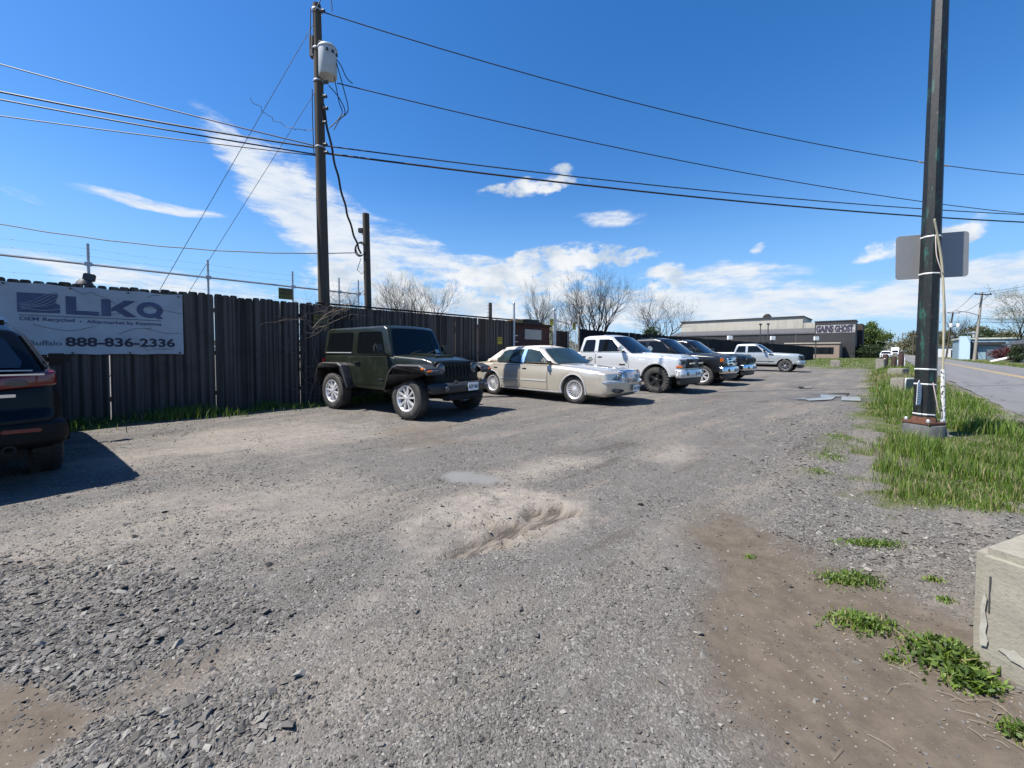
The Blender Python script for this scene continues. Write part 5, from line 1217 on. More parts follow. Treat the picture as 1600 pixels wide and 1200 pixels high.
def wheel_meshes(key, Rr, w, rr, style, rim_m, mud=False):
    if key in WHEELS: return WHEELS[key]
    T = MB(); h = w/2
    T.lathe([(rr-.01, -h*.75), (rr+.015, -h*.95), (rr+(Rr-rr)*.5, -h*1.02), (Rr-.025, -h*.92), (Rr-.004, -h*.78), (Rr, 0), (Rr-.004, h*.78), (Rr-.025, h*.92), (rr+(Rr-rr)*.55, h*1.02), (rr+.018, h*.97), (rr-.002, h*.86), (rr-.02, h*.8)], 40, 0, close=True)
    nb = 26 if mud else 40
    for k in range(nb):
        q = 2*math.pi*k/nb
        for z_ in ((-.62, .62) if not mud else (-.66, 0, .66)):
            dz = .35*(k % 2-.5) if z_ == 0 else 0
            Mx = Matrix.Rotation(q+(.06 if z_ > 0 else 0), 4, 'Z') @ Matrix.Translation((Rr+.001, 0, z_*h+dz*h))
            T.box((0, 0, 0), (.016 if mud else .008, Rr*(.13 if mud else .09), h*(.52 if mud else .5)), 0, Mx)
            if mud and z_ > 0: T.box((-.035, 0, h*.30), (.07, Rr*.10, .02), 0, Mx)
    Rm = MB()
    Rm.lathe([(rr-.012, -h*.8), (rr-.03, -h*.5), (rr-.035, h*.55), (rr-.016, h*.80), (rr+.004, h*.88), (rr+.012, h*.94), (rr-.004, h*.95), (rr-.024, h*.80)], 40, 0)
    def spoke(q, wi, wo, r0=.05, r1=None, z0=.72, z1=.80, tk=.03, sk=0.0):
        r1 = r1 or rr-.012
        Mx = Matrix.Rotation(q, 4, 'Z')
        vs = []
        for r_, ww, z_, s_ in ((r0, wi, z0, 0), ((r0+r1)/2, (wi+wo)/2*.86, (z0+z1)/2-.02, sk*.5), (r1, wo, z1, sk)):
            for dy in (-1, 1):
                for dz in (0, 1): vs.append((r_, s_+dy*ww/2*(1 if dz == 0 else .72), z_*h-tk*(1-dz)))
        fs = []
        for k in (0, 4): fs += [[k, k+2, k+6, k+4], [k+1, k+5, k+7, k+3], [k, k+4, k+5, k+1], [k+2, k+3, k+7, k+6]]
        fs += [[0, 1, 3, 2], [8, 10, 11, 9]]
        Rm.add(vs, fs, 0, False, Mx)
    if style == 'split5':
        for k in range(5):
            for s in (-1, 1): spoke(2*math.pi*k/5+s*.15, .042, .052, r0=.045, sk=s*.030, tk=.035, z0=.80, z1=.90)
    elif style == 'multi':
        for k in range(20): spoke(2*math.pi*k/20, .020, .030, r0=.06, tk=.02, z1=.78)
    elif style == 'five':
        for k in range(5): spoke(2*math.pi*k/5, .10, .12, tk=.04); spoke(2*math.pi*k/5+.63, .02, .02, r1=rr*.7)
    elif style == 'six':
        for k in range(6):
            for s in (-1, 1): spoke(2*math.pi*k/6+s*.12, .045, .04, tk=.035, sk=s*.01)
    Rm.lathe([(.001, h*.84), (.035, h*.83), (.05, h*.76), (.075, h*.70), (.08, h*.5)], 16, 0)
    for k in range(5): Rm.lathe([(.012, h*.70), (.012, h*.80), (.001, h*.81)], 6, 0, Matrix.Rotation(2*math.pi*k/5+.3, 4, 'Z') @ Matrix.Translation((.058, 0, 0)))
    Hb = MB(); Hb.lathe([(.001, -h*.6), (rr-.06, -h*.6), (rr-.06, h*.1), (.001, h*.12)], 24, 0)
    objs = (Hb.build('wheel', M['dark']), T.build('tyre', M['rubber']), Rm.build('rim', rim_m, ang=.5))
    me = [o.data for o in objs]
    for o in objs: bpy.data.objects.remove(o)
    WHEELS[key] = me; return me
def add_wheels(root, key, axles, track, Rr, steer=0.0):
    hb, ty, rm = WHEELS[key]
    for x in axles:
        for s in (-1, 1):
            w = link(bpy.data.objects.new('wheel', hb), root); w.location = (x, s*track, Rr)
            w.rotation_euler = (R(90)*(-s), R(random.uniform(0, 70)), 0) if False else (R(90) if s < 0 else R(-90), 0, 0)
            w.rotation_mode = 'XYZ'
            sp = Matrix.Rotation(random.uniform(0, 1.2), 4, 'Z')
            st = Matrix.Rotation(steer if x > 0 else 0.0, 4, 'Z')
            w.matrix_local = Matrix.Translation((x, s*track, Rr)) @ st @ Matrix.Rotation(R(90) if s < 0 else R(-90), 4, 'X') @ sp
            t = link(bpy.data.objects.new('tyre', ty), w); r_ = link(bpy.data.objects.new('rim', rm), w)
def paint(name, col, metal=.0, rough=.32, dirt=None, flake=0, coat=1.0, spec=None):
    m = mat(name, col, rough, metal=metal, coat=coat, spec=spec, var=.03, vscale=3, dirt=dirt)
    return m
def solid(root, name, bm, m, ang=.6):
    mb = MB(); mb.addbm(bm, 0, True); bm.free(); return mb.build(name, m, root, ang=ang)
def bx(root, name, c, size, m, bev=.01, **k): return MB().box(c, size, bev=bev, **k).build(name, m, root)
def vehicle(name, label, cat, loc, heading, group='vehicles parked along the fence'):
    root = empty(name, loc, heading); return tag(root, label, cat, group=group)
def plate(root, c, text, yaw=0.0, lean=0.0, back=False):
    p = bx(root, 'licence_plate', c, (.012, .31, .155), M['white'], bev=.004)
    t = MB(); text_mb(t, text, .08, -.13, -.035, w=.26, h=.075, bold=.002)
    Mx = Matrix.Translation(Vector(c)+Vector((.0075 if not back else -.0075, 0, 0))) @ Matrix.Rotation(R(90 if not back else -90), 4, 'Z')
    t.v = [tuple(Mx @ Vector(v)) for v in t.v]; o = t.build('plate_lettering', M['ink'], p); return p

# ------------------------------------------------------------------ green off-roader
JG = paint('dark_green_paint', (.0085, .0118, .0065), 0.0, .35, coat=.4, spec=.35, dirt=((.04, .038, .03), .25))
jf = (-.83, -.56)
loc = Vector((-2.50, 8.78, 0)); hd = math.atan2(-.565, .825)
root = vehicle('off_road_car', 'dark green two-door off-roader with black flares parked before the plank fence', 'car', loc, hd)
wheel_meshes('jeep', .405, .25, .243, 'split5', M['alloy'])
add_wheels(root, 'jeep', (1.23, -1.23), .80, .405)
def DJ(x, y, z):
    k = 1-.045*max(0, (z-.55)/.7)**1.5
    if x > 0.62: k *= 1-.20*((x-.62)/1.0)
    zz = z-(.03*(y/.76)**2 if (z > 1.05 and x > .6) else 0)
    return (x-.02*(y/.76)**2*(x > 1.5), y*k, zz)
tub = fl([(.68, .50, .03), (.68, 1.20, .03), (-1.80, 1.20, .06), (-1.83, .62, .05), (-1.70, .58, .02)]+[(a, b, 0) for a, b in arch(-1.23, .45, .50, .52)]+[(-.66, .50, .02)], .02)
solid(root, 'body', shell(tub, .765, .035, 3, 4, frange(-1.6, .6, .3), frange(.62, 1.2, .14), DJ), JG)
hood = fl([(.60, .72, .0), (.60, 1.235, .02), (1.35, 1.185, .1), (1.60, 1.12, .06), (1.645, 1.0, .03), (1.645, .72, .0)], .03)
solid(root, 'hood', shell(hood, .74, .05, 4, 8, frange(.75, 1.6, .2), (.95, 1.05), DJ), JG)
mb = MB(); mb.box((1.0, 0, 1.215), (.75, .55, .035), bev=.016, ry=.058); mb.build('hood_bulge', JG, root)
mb = MB(); mb.box((.5, 0, .62), (2.4, 1.0, .30)); mb.box((-1.2, 0, .62), (1.2, 1.0, .3)); mb.box((0, 0, .45), (3.3, .6, .18)); mb.box((1.22, 0, .79), (.98, 1.24, .40)); mb.tube([(1.23, -.75, .40), (1.23, .75, .40)], .05, n=6); mb.tube([(-1.23, -.75, .40), (-1.23, .75, .40)], .05, n=6); mb.build('underside', M['dark'], root)
gf = shell(fl([(1.63, .66, .02), (1.63, 1.115, .04), (1.70, 1.09, .03), (1.735, .68, .02)], .02), .60, .05, 3, 6)
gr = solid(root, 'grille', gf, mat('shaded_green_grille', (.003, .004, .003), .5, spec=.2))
for k in range(7): MB().box((1.722-.012, (k-3)*.105, .90), (.05, .062, .30), bev=.02).build('grille_slot', M['dark'], gr)
for s in (-1, 1):
    hl = MB(); Mx = Matrix.Translation((1.70, s*.475, .955)) @ Matrix.Rotation(R(90), 4, 'Y')
    hl.lathe([(.118, -.02), (.118, .03), (.108, .038), (.104, .028)], 24, 0, Mx); o = hl.build('headlight', M['black_plastic'], root)
    MB().lathe([(.104, .026), (.09, .036), (.05, .046), (.001, .05)], 24, 0, Mx).build('headlight_lens', M['lamp_clear'], o)
    # front flare
    out = [(.60, .50), (.72, .86), (.86, 1.005), (1.0, 1.045), (1.62, 1.045), (1.80, .98), (1.86, .86)]
    ip = [(1.80, .85), (1.75, .93), (1.60, .985), (1.02, .985), (.91, .955), (.79, .83), (.67, .50)]
    solid(root, 'front_flare', shell(fl([(a, b, .03) for a, b in out+ip]), .165, .03, 3, 2, yo=s*.785), M['black_plastic'])
    out = [(-1.90, .56), (-1.845, .86), (-1.72, 1.01), (-1.56, 1.045), (-.98, 1.045), (-.84, .99), (-.60, .50)]
    ip = [(-.67, .50), (-.89, .94), (-1.0, .985), (-1.54, .985), (-1.67, .955), (-1.78, .84), (-1.83, .56)]
    solid(root, 'rear_flare', shell(fl([(a, b, .03) for a, b in out+ip]), .12, .03, 3, 2, yo=s*.83), M['black_plastic'])
    bx(root, 'indicator', (1.838, s*.88, .93), (.035, .10, .04), M['lamp_amber'], .012, ry=.5); bx(root, 'running_lamp', (1.836, s*.745, .93), (.035, .15, .04), M['lamp_clear'], .01, ry=.45)
    bx(root, 'side_indicator', (1.72, s*.951, .975), (.07, .012, .035), M['lamp_amber'], .005)
    m_ = bx(root, 'mirror', (.44, s*.93, 1.36), (.11, .20, .17), M['black_plastic'], .035); MB().tube([(.46, s*.74, 1.22), (.45, s*.88, 1.30)], .028, n=6).build('mirror_arm', M['black_plastic'], m_)
    fg = MB(); fg.lathe([(.05, 0), (.045, .012), (.001, .016)], 12, 0, Matrix.Translation((1.985, s*.58, .60)) @ Matrix.Rotation(R(90), 4, 'Y')); fg.build('fog_lamp', M['lamp_clear'], root)
    bx(root, 'tail_lamp', (-1.85, s*.69, 1.02), (.07, .13, .22), M['lamp_red'], .015)
    bx(root, 'hood_latch', (1.42, s*.585, 1.08), (.06, .03, .09), M['black_plastic'], .01)
    bx(root, 'side_step_hinge', (.60, s*.735, .84), (.10, .03, .06), JG, .01); bx(root, 'side_step_hinge', (.60, s*.735, 1.05), (.10, .03, .06), JG, .01)
cab = fl([(.64, 1.19, .0), (.40, 1.79, .05), (.30, 1.845, .06), (-1.70, 1.835, .05), (-1.83, 1.79, .05), (-1.87, 1.19, .0)], .03)
def DJG(x, y, z): return (x-.03*(y/.72)**2*(x > 0), y*(1-.115*(z-1.19)/.66), z-.02*(y/.72)**2*(z > 1.75))
solid(root, 'hardtop', shell(cab, .742, .045, 4, 6, frange(-1.6, .5, .3), frange(1.3, 1.8, .12), DJG), JG)
SP(root, 'rear_side_window', M['glass'], fl([(-1.73, 1.27), (-.74, 1.27), (-.74, 1.71), (-1.68, 1.71)], .05), .742, .004, .012, DJG)
SP(root, 'door_window', M['glass'], fl([(-.56, 1.25), (.44, 1.25), (.25, 1.71), (-.56, 1.71)], .04), .742, .004, .012, DJG)
for s in (-1, 1): MB().box((-1.24, s*.735, 1.262), (1.0, .02, .018)).build('window_trim', M['bright_trim'], root)
cross_panel(MB(), (.64, 1.215), (.41, 1.775), .66, .63, .006, DJG).build('windscreen', M['glass'], root)
cross_panel(MB(), (-1.87, 1.25), (-1.835, 1.75), .58, .56, -.006, DJG).build('rear_window', M['glass'], root)
do = DOORS(root, 'door', JG, [(.54, .60), (.54, 1.185), (-.66, 1.185), (-.66, .74), (-.56, .60)], .765, DJ, .05)
for s in (-1, 1):
    bx(do[s > 0], 'door_handle', (-.52, s*.775, 1.06), (.20, .05, .045), M['black_plastic'], .018)
    bx(root, 'side_badge', (.32, s*.778, .72), (.16, .006, .03), M['black_plastic'], .002)
fb = shell(fl([(1.68, .50, .03), (1.68, .70, .02), (1.90, .70, .03), (1.97, .64, .03), (1.95, .50, .04)], .03), .83, .06, 3, 4, D=lambda x, y, z: (x-.13*(abs(y)/.83)**3*(x > 1.8), y, z))
fb = solid(root, 'front_bumper', fb, M['black_plastic'])
mb = MB(); mb.box((1.83, 0, .42), (.2, 1.0, .12), bev=.03); mb.build('skid_plate', M['dark'], root)
for s in (-1, 1): bx(fb, 'tow_hook', (2.0, s*.36, .72), (.10, .05, .07), M['black_plastic'], .02)
plate(root, (1.985, .16, .60), 'KGP 1066')
bx(root, 'rear_bumper', (-1.93, 0, .60), (.18, 1.62, .17), M['black_plastic'], .04)
hb, ty, rm = WHEELS['jeep']
w = link(bpy.data.objects.new('spare_wheel', hb), root); w.matrix_local = Matrix.Translation((-2.0, .05, 1.02)) @ Matrix.Rotation(R(-90), 4, 'Y'); link(bpy.data.objects.new('tyre', ty), w); link(bpy.data.objects.new('rim', rm), w)
MB().tube([(.55, -.68, 1.2), (.50, -.70, 1.95)], .006, n=5).build('antenna', M['black_plastic'], root)
for s in (-.3, .15): MB().tube([(.66, s, 1.24), (.60, s+.35, 1.32)], .008, n=4).build('wiper', M['black_plastic'], root)
bx(root, 'inspection_sticker', (.648, .50, 1.30), (.006, .10, .08), bpy.data.materials['pale_blue_siding'], 0, ry=-.39)

# ------------------------------------------------------------------ champagne sedan
LC = paint('champagne_paint', (.56, .51, .42), .5, .30, dirt=((.30, .27, .23), .2))
LV = mat('cream_vinyl_roof', (.56, .48, .40), .7, bump=.25, bscale=160, var=.04)
root = vehicle('sedan', 'champagne sedan with cream vinyl roof and blue tape on its door pillar', 'car', Vector((1.13, 11.40, 0)), R(-44.5))
wheel_meshes('linc', .348, .225, .225, 'multi', M['alloy']); add_wheels(root, 'linc', (1.495, -1.495), .815, .348)
def DL(x, y, z):
    s = y/.98; k = 1-.055*max(0, (z-.62)/.4)**2-.05*max(0, (.5-z)/.3)**2
    if x > 1.5: k *= 1-.13*((x-1.5)/1.1)**2
    if x < -1.7: k *= 1-.11*((-x-1.7)/1.2)**2
    xx = x-.17*s*s*max(0, (x-1.6)/.95)+.16*s*s*max(0, (-x-1.9)/1.0)
    zz = z-(.045*s*s if z > .78 else 0)
    return (xx, y*k, zz)
lp_ = [(2.40, .21, .04), (2.55, .30, .06), (2.585, .56, .06), (2.53, .62, .02), (2.50, .78, .05), (2.30, .865, .2), (1.6, .935, .4), (.82, .985, .2), (-1.5, 1.005, .3), (-1.9, 1.0, .2), (-2.70, .955, .15), (-2.86, .90, .05), (-2.89, .60, .08), (-2.88, .36, .06), (-2.75, .26, .05), (-1.93, .23, .02)]+[(a, b, 0) for a, b in arch(-1.495, .345, .385, .235)]+[(-1.0, .22, .02), (1.0, .22, .02)]+[(a, b, 0) for a, b in arch(1.495, .345, .385, .235)]
solid(root, 'body', shell(fillet(lp_), .98, .07, 4, 8, frange(-2.7, 2.5, .22), frange(.32, .98, .11), DL), LC)
mb = MB(); mb.box((0, 0, .42), (4.6, 1.3, .36)); mb.build('underside', M['dark'], root)
def DLG(x, y, z): t = (z-.98)/.5; return (x-.10*(y/.84)**2*(x > .1)+.10*(y/.84)**2*(x < -1.2), y*(1-.22*max(0, t)**1.15), z-.035*(y/.84)**2*max(0, t))
lg = [(.94, .97, .0), (.36, 1.405, .22), (-.20, 1.485, .5), (-1.15, 1.455, .35), (-1.42, 1.38, .2), (-2.02, .985, .0)]
bmv = shell(fillet(lg, n=7), .865, .10, 5, 8, frange(-1.9, .8, .2), frange(1.05, 1.45, .08), DLG)
mb = MB(); bmv.verts.index_update()
mb.addbm(bmv, 0, True); bmv.free()
for i, f in enumerate(mb.f):
    cx = sum(mb.v[k][0] for k in f)/len(f); cz = sum(mb.v[k][2] for k in f)/len(f)
    if cx < -.32 and (cz > 1.38 or cx < -1.30): mb.m[i] = 1
    elif cz > 1.405: mb.m[i] = 1 if cx < .10 else 0
mb.build('cabin', [LC, LV], root, ang=.6)
SP(root, 'front_door_window', M['glass_green'], fl([(.74, 1.015), (.33, 1.335), (-.05, 1.390), (-.28, 1.395), (-.28, 1.015)], .03), .865, .004, .012, DLG)
SP(root, 'rear_door_window', M['glass_green'], fl([(-.38, 1.015), (-.38, 1.395), (-.95, 1.375), (-1.22, 1.29), (-1.44, 1.09), (-1.44, 1.015)], .05), .865, .004, .012, DLG)
SP(root, 'blue_tape', mat('blue_masking_tape', (.20, .36, .70), .6, var=.25, vscale=9), fl([(-.27, .99), (-.24, 1.41), (-.36, 1.41), (-.40, .99)], .005), .865, .008, .010, DLG, sides=(-1,))
SP(root, 'window_surround', M['black_plastic'], fl([(.75, 1.012), (.33, 1.342), (-.10, 1.402), (-1.0, 1.384), (-1.25, 1.30), (-1.48, 1.09), (-1.48, 1.002), (.75, 1.002)], .02), .865, .002, .008, DLG)
cross_panel(MB(), (.925, .99), (.385, 1.395), .80, .80, .008, DLG).build('windscreen', M['glass_green'], root)
cross_panel(MB(), (-1.98, 1.01), (-1.44, 1.37), .70, .66, -.008, DLG).build('rear_window', M['glass_green'], root)
for nm, q in (('front_door', [(.66, .30), (.66, .97), (-.30, .97), (-.30, .30)]), ('rear_door', [(-.35, .30), (-.35, .97), (-1.50, .97), (-1.46, .84), (-1.12, .48), (-1.06, .30)])):
    d_ = DOORS(root, nm, LC, q, .98, DL)
    for s in (-1, 1): bx(d_[s > 0], 'door_handle', (q[2][0]+.14 if nm[0] == 'f' else -1.32, s*.965, .83), (.17, .035, .035), M['chrome'], .014)
    x0, x1 = (q[2][0]+.02, .64) if nm[0] == 'f' else (-1.10, -.37)
    for s in (-1, 1): SP(d_[s > 0], 'chrome_strip', M['bright_trim'], [(x0, .515), (x1, .515), (x1, .545), (x0, .545)], .98, .016, .012, DL, sides=(s,))
SP(root, 'sill_trim', M['bright_trim'], [(-1.06, .245), (1.06, .245), (1.06, .275), (-1.06, .275)], .98, .012, .012, DL)
for cx in (1.495, -1.495):
    a1_ = arch(cx, .345, .415, .25, n=18); a2_ = arch(cx, .345, .385, .25, n=18)[::-1]
    SP(root, 'arch_trim', M['bright_trim'], [Vector(p) for p in a1_+a2_], .98, .010, .02, DL, step=.5)
top_panel(root, 'hood', LC, [(2.30, .858), (1.95, .90), (1.6, .932), (1.2, .963), (.82, .985)], .90, 2.28, .74, .52, DL, off=.010)
top_panel(root, 'trunk_lid', LC, [(-1.9, 1.0), (-2.3, .978), (-2.74, .948)], -2.72, -2.02, .66, .70, DL, off=.010)
gshell = shell(fl([(2.47, .50, .03), (2.50, .845, .04), (2.56, .86, .03), (2.645, .66, .08), (2.60, .50, .04)], .03), .36, .07, 4, 6, D=lambda x, y, z: (x-.14*(y/.36)**2*(x > 2.54), y*(1.0+.16*(z-.5)/.3), z))
g_ = solid(root, 'grille', gshell, M['chrome'])
for k in range(13): MB().tube([(2.635-.09*((k-6)/6.5)**2, (k-6)*.048, .55), (2.66-.10*((k-6)/6.5)**2, (k-6)*.052, .66), (2.595-.09*((k-6)/6.5)**2, (k-6)*.055, .82)], .010, n=5).build('grille_bar', M['galv'], g_)
for s in (-1, 1):
    h_ = MB(); bm = shell(fl([(2.22, .615, .03), (2.22, .775, .03), (2.46, .785, .03), (2.53, .62, .03)], .03), .25, .04, 3, 5, yo=0)
    for v in bm.verts: q = (v.co.y*s+.25)/.5; v.co.x -= .20*q*q+.02; v.co.y = s*.635+v.co.y*.98; v.co.z -= .018*q
    h_.addbm(bm, 0, True); bm.free(); h_ = h_.build('headlight', M['lamp_clear'], root)
    for k_ in (0, 1): MB().lathe([(.045, 0), (.036, .014), (.02, .006), (.001, .002)], 14, 0, Matrix.Translation((2.455-.075*k_, s*(.50+.16*k_), .705)) @ Matrix.Rotation(-s*.25, 4, 'Z') @ Matrix.Rotation(R(90), 4, 'Y')).build('lamp_reflector', M['bright_trim'], h_)
    bx(h_, 'indicator', (2.235, s*.862, .655), (.12, .04, .05), M['lamp_amber'], .015, rz=-s*.9)
    bx(root, 'fog_slot', (2.50, s*.52, .36), (.14, .40, .07), M['dark'], .02, rz=-s*.20)
    m_ = bx(root, 'mirror', (.66, s*1.06, 1.07), (.12, .22, .14), LC, .045); bx(m_, 'mirror_foot', (.67, s*.90, 1.03), (.08, .14, .05), M['black_plastic'], .015)
    bx(root, 'tail_lamp', (-2.83, s*.66, .80), (.10, .36, .17), M['lamp_red'], .03, rz=s*.12)
bs_ = shell(fl([(2.46, .545, .01), (2.46, .585, .01), (2.60, .585, .02), (2.60, .545, .02)], .01), .93, .02, 2, 10, D=lambda x, y, z: (x-.22*(y/.98)**2, y*.965, z)); solid(root, 'bumper_trim', bs_, M['chrome'])
plate(root, (2.615, .13, .40), 'ERA 7120')
cross_panel(MB(), (2.16, .905), (1.0, .985), .02, .03, .006, DL).build('hood_crease', M['chrome'], root) if False else None

# ------------------------------------------------------------------ pickups
def pickup(label, loc, hd, col, style, key, axf=1.83, axr=-1.83, lift=0.0, chrome_bumper=True, crew=True, lp_text='HXD 4821', xr=-3.02, bed_short=0.0):
    root = vehicle('pickup_truck', label, 'truck', loc, hd)
    W = .985; z_ = lift; xf = axf+.86; R_ = {'chev': .408}.get(key, .395)
    add_wheels(root, key, (axf, axr), .835, R_)
    hz = 1.17+z_; bz = 1.27+z_; ra = R_+.085
    def D(x, y, z):
        s = y/W; k = 1-.035*max(0, (z-.95)/.35)**2-.03*max(0, (.7-z)/.3)**2
        if x > axf+.1: k *= 1-.075*((x-axf-.1)/.8)**2
        xx = x-.15*s*s*max(0, (x-axf)/.86)**1.5
        zz = z-(.035*s*s if (z > 1.0 and x > axf-1.0) else 0)
        return (xx, y*k, zz)
    sb = .50+z_
    prof = [(xf-.03, sb+.08, .04), (xf, hz-.20, .03), (xf-.05, hz-.06, .06), (xf-.35, hz+.0, .15), (axf-.78, hz+.075, .1), (axf-.95, bz, .05), (xr+.02, bz+.015, .03), (xr, bz-.05, .03), (xr+.03, sb+.12, .04), (axr-.62, sb+.06, .02)]+[(a, b, 0) for a, b in arch(axr, R_+.02, ra, sb)]+[(axr+ra+.08, sb-.03, .02), (axf-ra-.08, sb-.03, .02)]+[(a, b, 0) for a, b in arch(axf, R_+.02, ra, sb)]
    solid(root, 'body', shell(fillet(prof), W, .06, 4, 8, frange(xr+.2, xf, .24), frange(sb+.1, bz, .11), D), col)
    mb = MB(); mb.box(((xf+xr)/2, 0, sb+.08), (xf-xr-.5, 1.36, .34)); mb.box((0, 0, .38+z_), (4.6, .8, .16)); mb.build('underside', M['dark'], root)
    c0 = axf-.86; rf = c0-.74; rb = -.98 if crew else -.90; cb = -1.22 if crew else -1.10; rz_ = 1.90+z_
    def DG(x, y, z): t = max(0, (z-bz)/(rz_-bz)); return (x-.10*(y/.9)**2*(x > 0), y*(1-.155*t), z-.035*(y/.9)**2*t)
    solid(root, 'cab', shell(fillet([(c0+.05, hz+.04, 0), (rf, rz_-.055, .18), (rf-.35, rz_, .3), (rb+.1, rz_-.02, .2), (rb-.08, rz_-.08, .10), (cb, bz-.02, 0)], n=6), .945, .09, 5, 8, frange(cb, c0, .2), frange(bz, rz_, .09), DG), col)
    wt_ = rz_-.15; wb = bz+.035
    bp = (rf+rb)/2-.02 if crew else -.36
    SP(root, 'front_door_window', M['glass'], fl([(c0-.30, wb), (c0-.36, wb+.12), (rf+.07, wt_), (bp+.06, wt_), (bp+.06, wb)], .04), .945, .004, .012, DG)
    SP(root, 'rear_door_window', M['glass'], fl([(bp-.08, wb), (bp-.08, wt_), (rb+.06, wt_), (cb+.17, wb+.1), (cb+.17, wb)], .06), .945, .004, .012, DG)
    cross_panel(MB(), (c0+.02, hz+.085), (rf+.03, rz_-.075), .84, .84, .008, DG).build('windscreen', M['glass'], root)
    cross_panel(MB(), (cb-.0, bz+.06), (rb-.07, rz_-.13), .66, .66, -.008, DG).build('rear_window', M['glass'], root)
    for nm, q in (('front_door', [(c0-.06, sb+.05), (c0-.12, bz-.01), (bp+.01, bz-.01), (bp+.01, sb+.05)]), ('rear_door', [(bp-.03, sb+.05), (bp-.03, bz-.01), (cb+.08, bz-.01), (cb+.08, sb+.18), (cb+.16, sb+.05)])):
        d_ = DOORS(root, nm, col, q, W, D)
        for s in (-1, 1): bx(d_[s > 0], 'door_handle', ((bp+.16 if nm[0] == 'f' else cb+.24), s*.985, bz-.16), (.19, .045, .045), M['chrome'] if style in ('chev',) else M['black_plastic'], .018)
    SP(root, 'bed_gap', M['dark'], [(cb-.02, sb), (cb-.02, bz), (cb-.045, bz), (cb-.045, sb)], W, .004, .03, D)
    SP(root, 'side_trim', M['chrome'] if style == 'chev' else M['black_plastic'], [(axf-ra-.12, sb+.16), (axf-ra-.12, sb+.20), (cb+.02, sb+.20), (cb+.02, sb+.16)], W, .014, .014, D)
    for cx in (axf, axr):
        a1_ = arch(cx, R_+.02, ra+.055, sb+.02, n=16); a2_ = arch(cx, R_+.02, ra, sb+.02, n=16)[::-1]
        SP(root, 'wheel_arch_lip', col if style != 'ram' else M['black_plastic'], [Vector(p) for p in a1_+a2_], W, .022, .035, D, step=.6)
    bmat = {'chev': col, 'ford': M['chrome'], 'ram': M['chrome'], 'ford24': col}[style]
    bm = shell(fl([(xf-.12, sb-.02, .03), (xf-.12, sb+.25, .02), (xf+.06, sb+.25, .04), (xf+.10, sb+.10, .05), (xf+.06, sb-.02, .04)], .03), .965, .07, 4, 8, D=lambda x, y, z: (x-.16*abs(y/.97)**2.4, y, z))
    fb = solid(root, 'front_bumper', bm, bmat)
    bm = shell(fl([(xf-.12, sb-.23, .03), (xf-.12, sb-.02, .02), (xf+.03, sb-.025, .03), (xf+.0, sb-.23, .04)], .03), .90, .05, 3, 6, D=lambda x, y, z: (x-.16*abs(y/.97)**2.4, y, z)); solid(root, 'air_dam', bm, M['black_plastic'])
    top_panel(root, 'hood', col, [(xf-.10, hz-.045), (xf-.35, hz-.005), (axf, hz+.03), (axf-.78, hz+.075)], axf-.76, xf-.12, .80, .72, D, off=.014)
    top_panel(root, 'hood_bulge', col, [(xf-.10, hz-.045), (xf-.35, hz-.005), (axf, hz+.03), (axf-.78, hz+.075)], axf-.70, xf-.22, .46, .34, D, off=.034)
    def nosex(y): return xf-.15*(y/W)**2*.95
    # grille
    gw = .60; gz0, gz1 = sb+.28, hz-.10
    bm = shell(fl([(xf-.10, gz0, .02), (xf-.12, gz1, .02), (xf+.0, gz1, .03), (xf+.035, gz0, .03)], .02), gw, .05, 3, 6, D=lambda x, y, z: (x-.13*(y/W)**2, y, z))
    gm_ = {'chev': M['black_plastic'], 'ford': M['chrome'], 'ram': M['black_plastic'], 'ford24': M['black_plastic']}[style]
    g_ = solid(root, 'grille', bm, gm_)
    if style in ('chev', 'ford', 'ford24', 'ram'):
        nb = {'chev': 2, 'ford': 3, 'ram': 1, 'ford24': 2}[style]
        for k in range(nb):
            zb = gz0+(gz1-gz0)*(k+.5+(.0 if nb > 1 else 0))/nb
            for s in (-1, 1):
                MB().box((xf+.018+.035*(1-(zb-gz0)/(gz1-gz0))-.045, s*.29, zb), (.05, .50, (gz1-gz0)/nb*.62), bev=.015, rz=-s*.06).build('grille_opening', M['dark'], g_)
        if style == 'chev':
            bx(g_, 'chrome_bar', (xf+.03, 0, (gz0+gz1)/2+.01), (.05, 1.16, .05), M['chrome'], .015); bx(g_, 'emblem', (xf+.055, 0, (gz0+gz1)/2+.01), (.03, .20, .06), M['black_plastic'], .012)
        if style == 'ford': bx(g_, 'emblem', (xf+.035, 0, (gz0+gz1)/2), (.03, .24, .09), M['blue_print'], .03)
        if style == 'ram': bx(g_, 'emblem', (xf+.04, 0, (gz0+gz1)/2), (.03, .14, .15), M['steel_dark'], .03)
    for s in (-1, 1):
        zc = (gz1+gz0)/2+.05
        hh = {'chev': .17, 'ford': .26, 'ram': .17, 'ford24': .20}[style]
        h_ = MB(); bm = shell(fl([(xf-.30, zc-hh/2, .03), (xf-.30, zc+hh/2, .03), (xf-.03, zc+hh/2-.01, .03), (xf+.0, zc-hh/2, .03)], .03), .155, .035, 3, 5)
        for v in bm.verts: q = (v.co.y*s+.155)/.31; v.co.x -= .12*q*q+.045; v.co.y = s*.76+v.co.y
        h_.addbm(bm, 0, True); bm.free()
        o = h_.build('headlight', {'ram': M['glass'], 'ford24': M['glass']}.get(style, M['lamp_clear']), root)
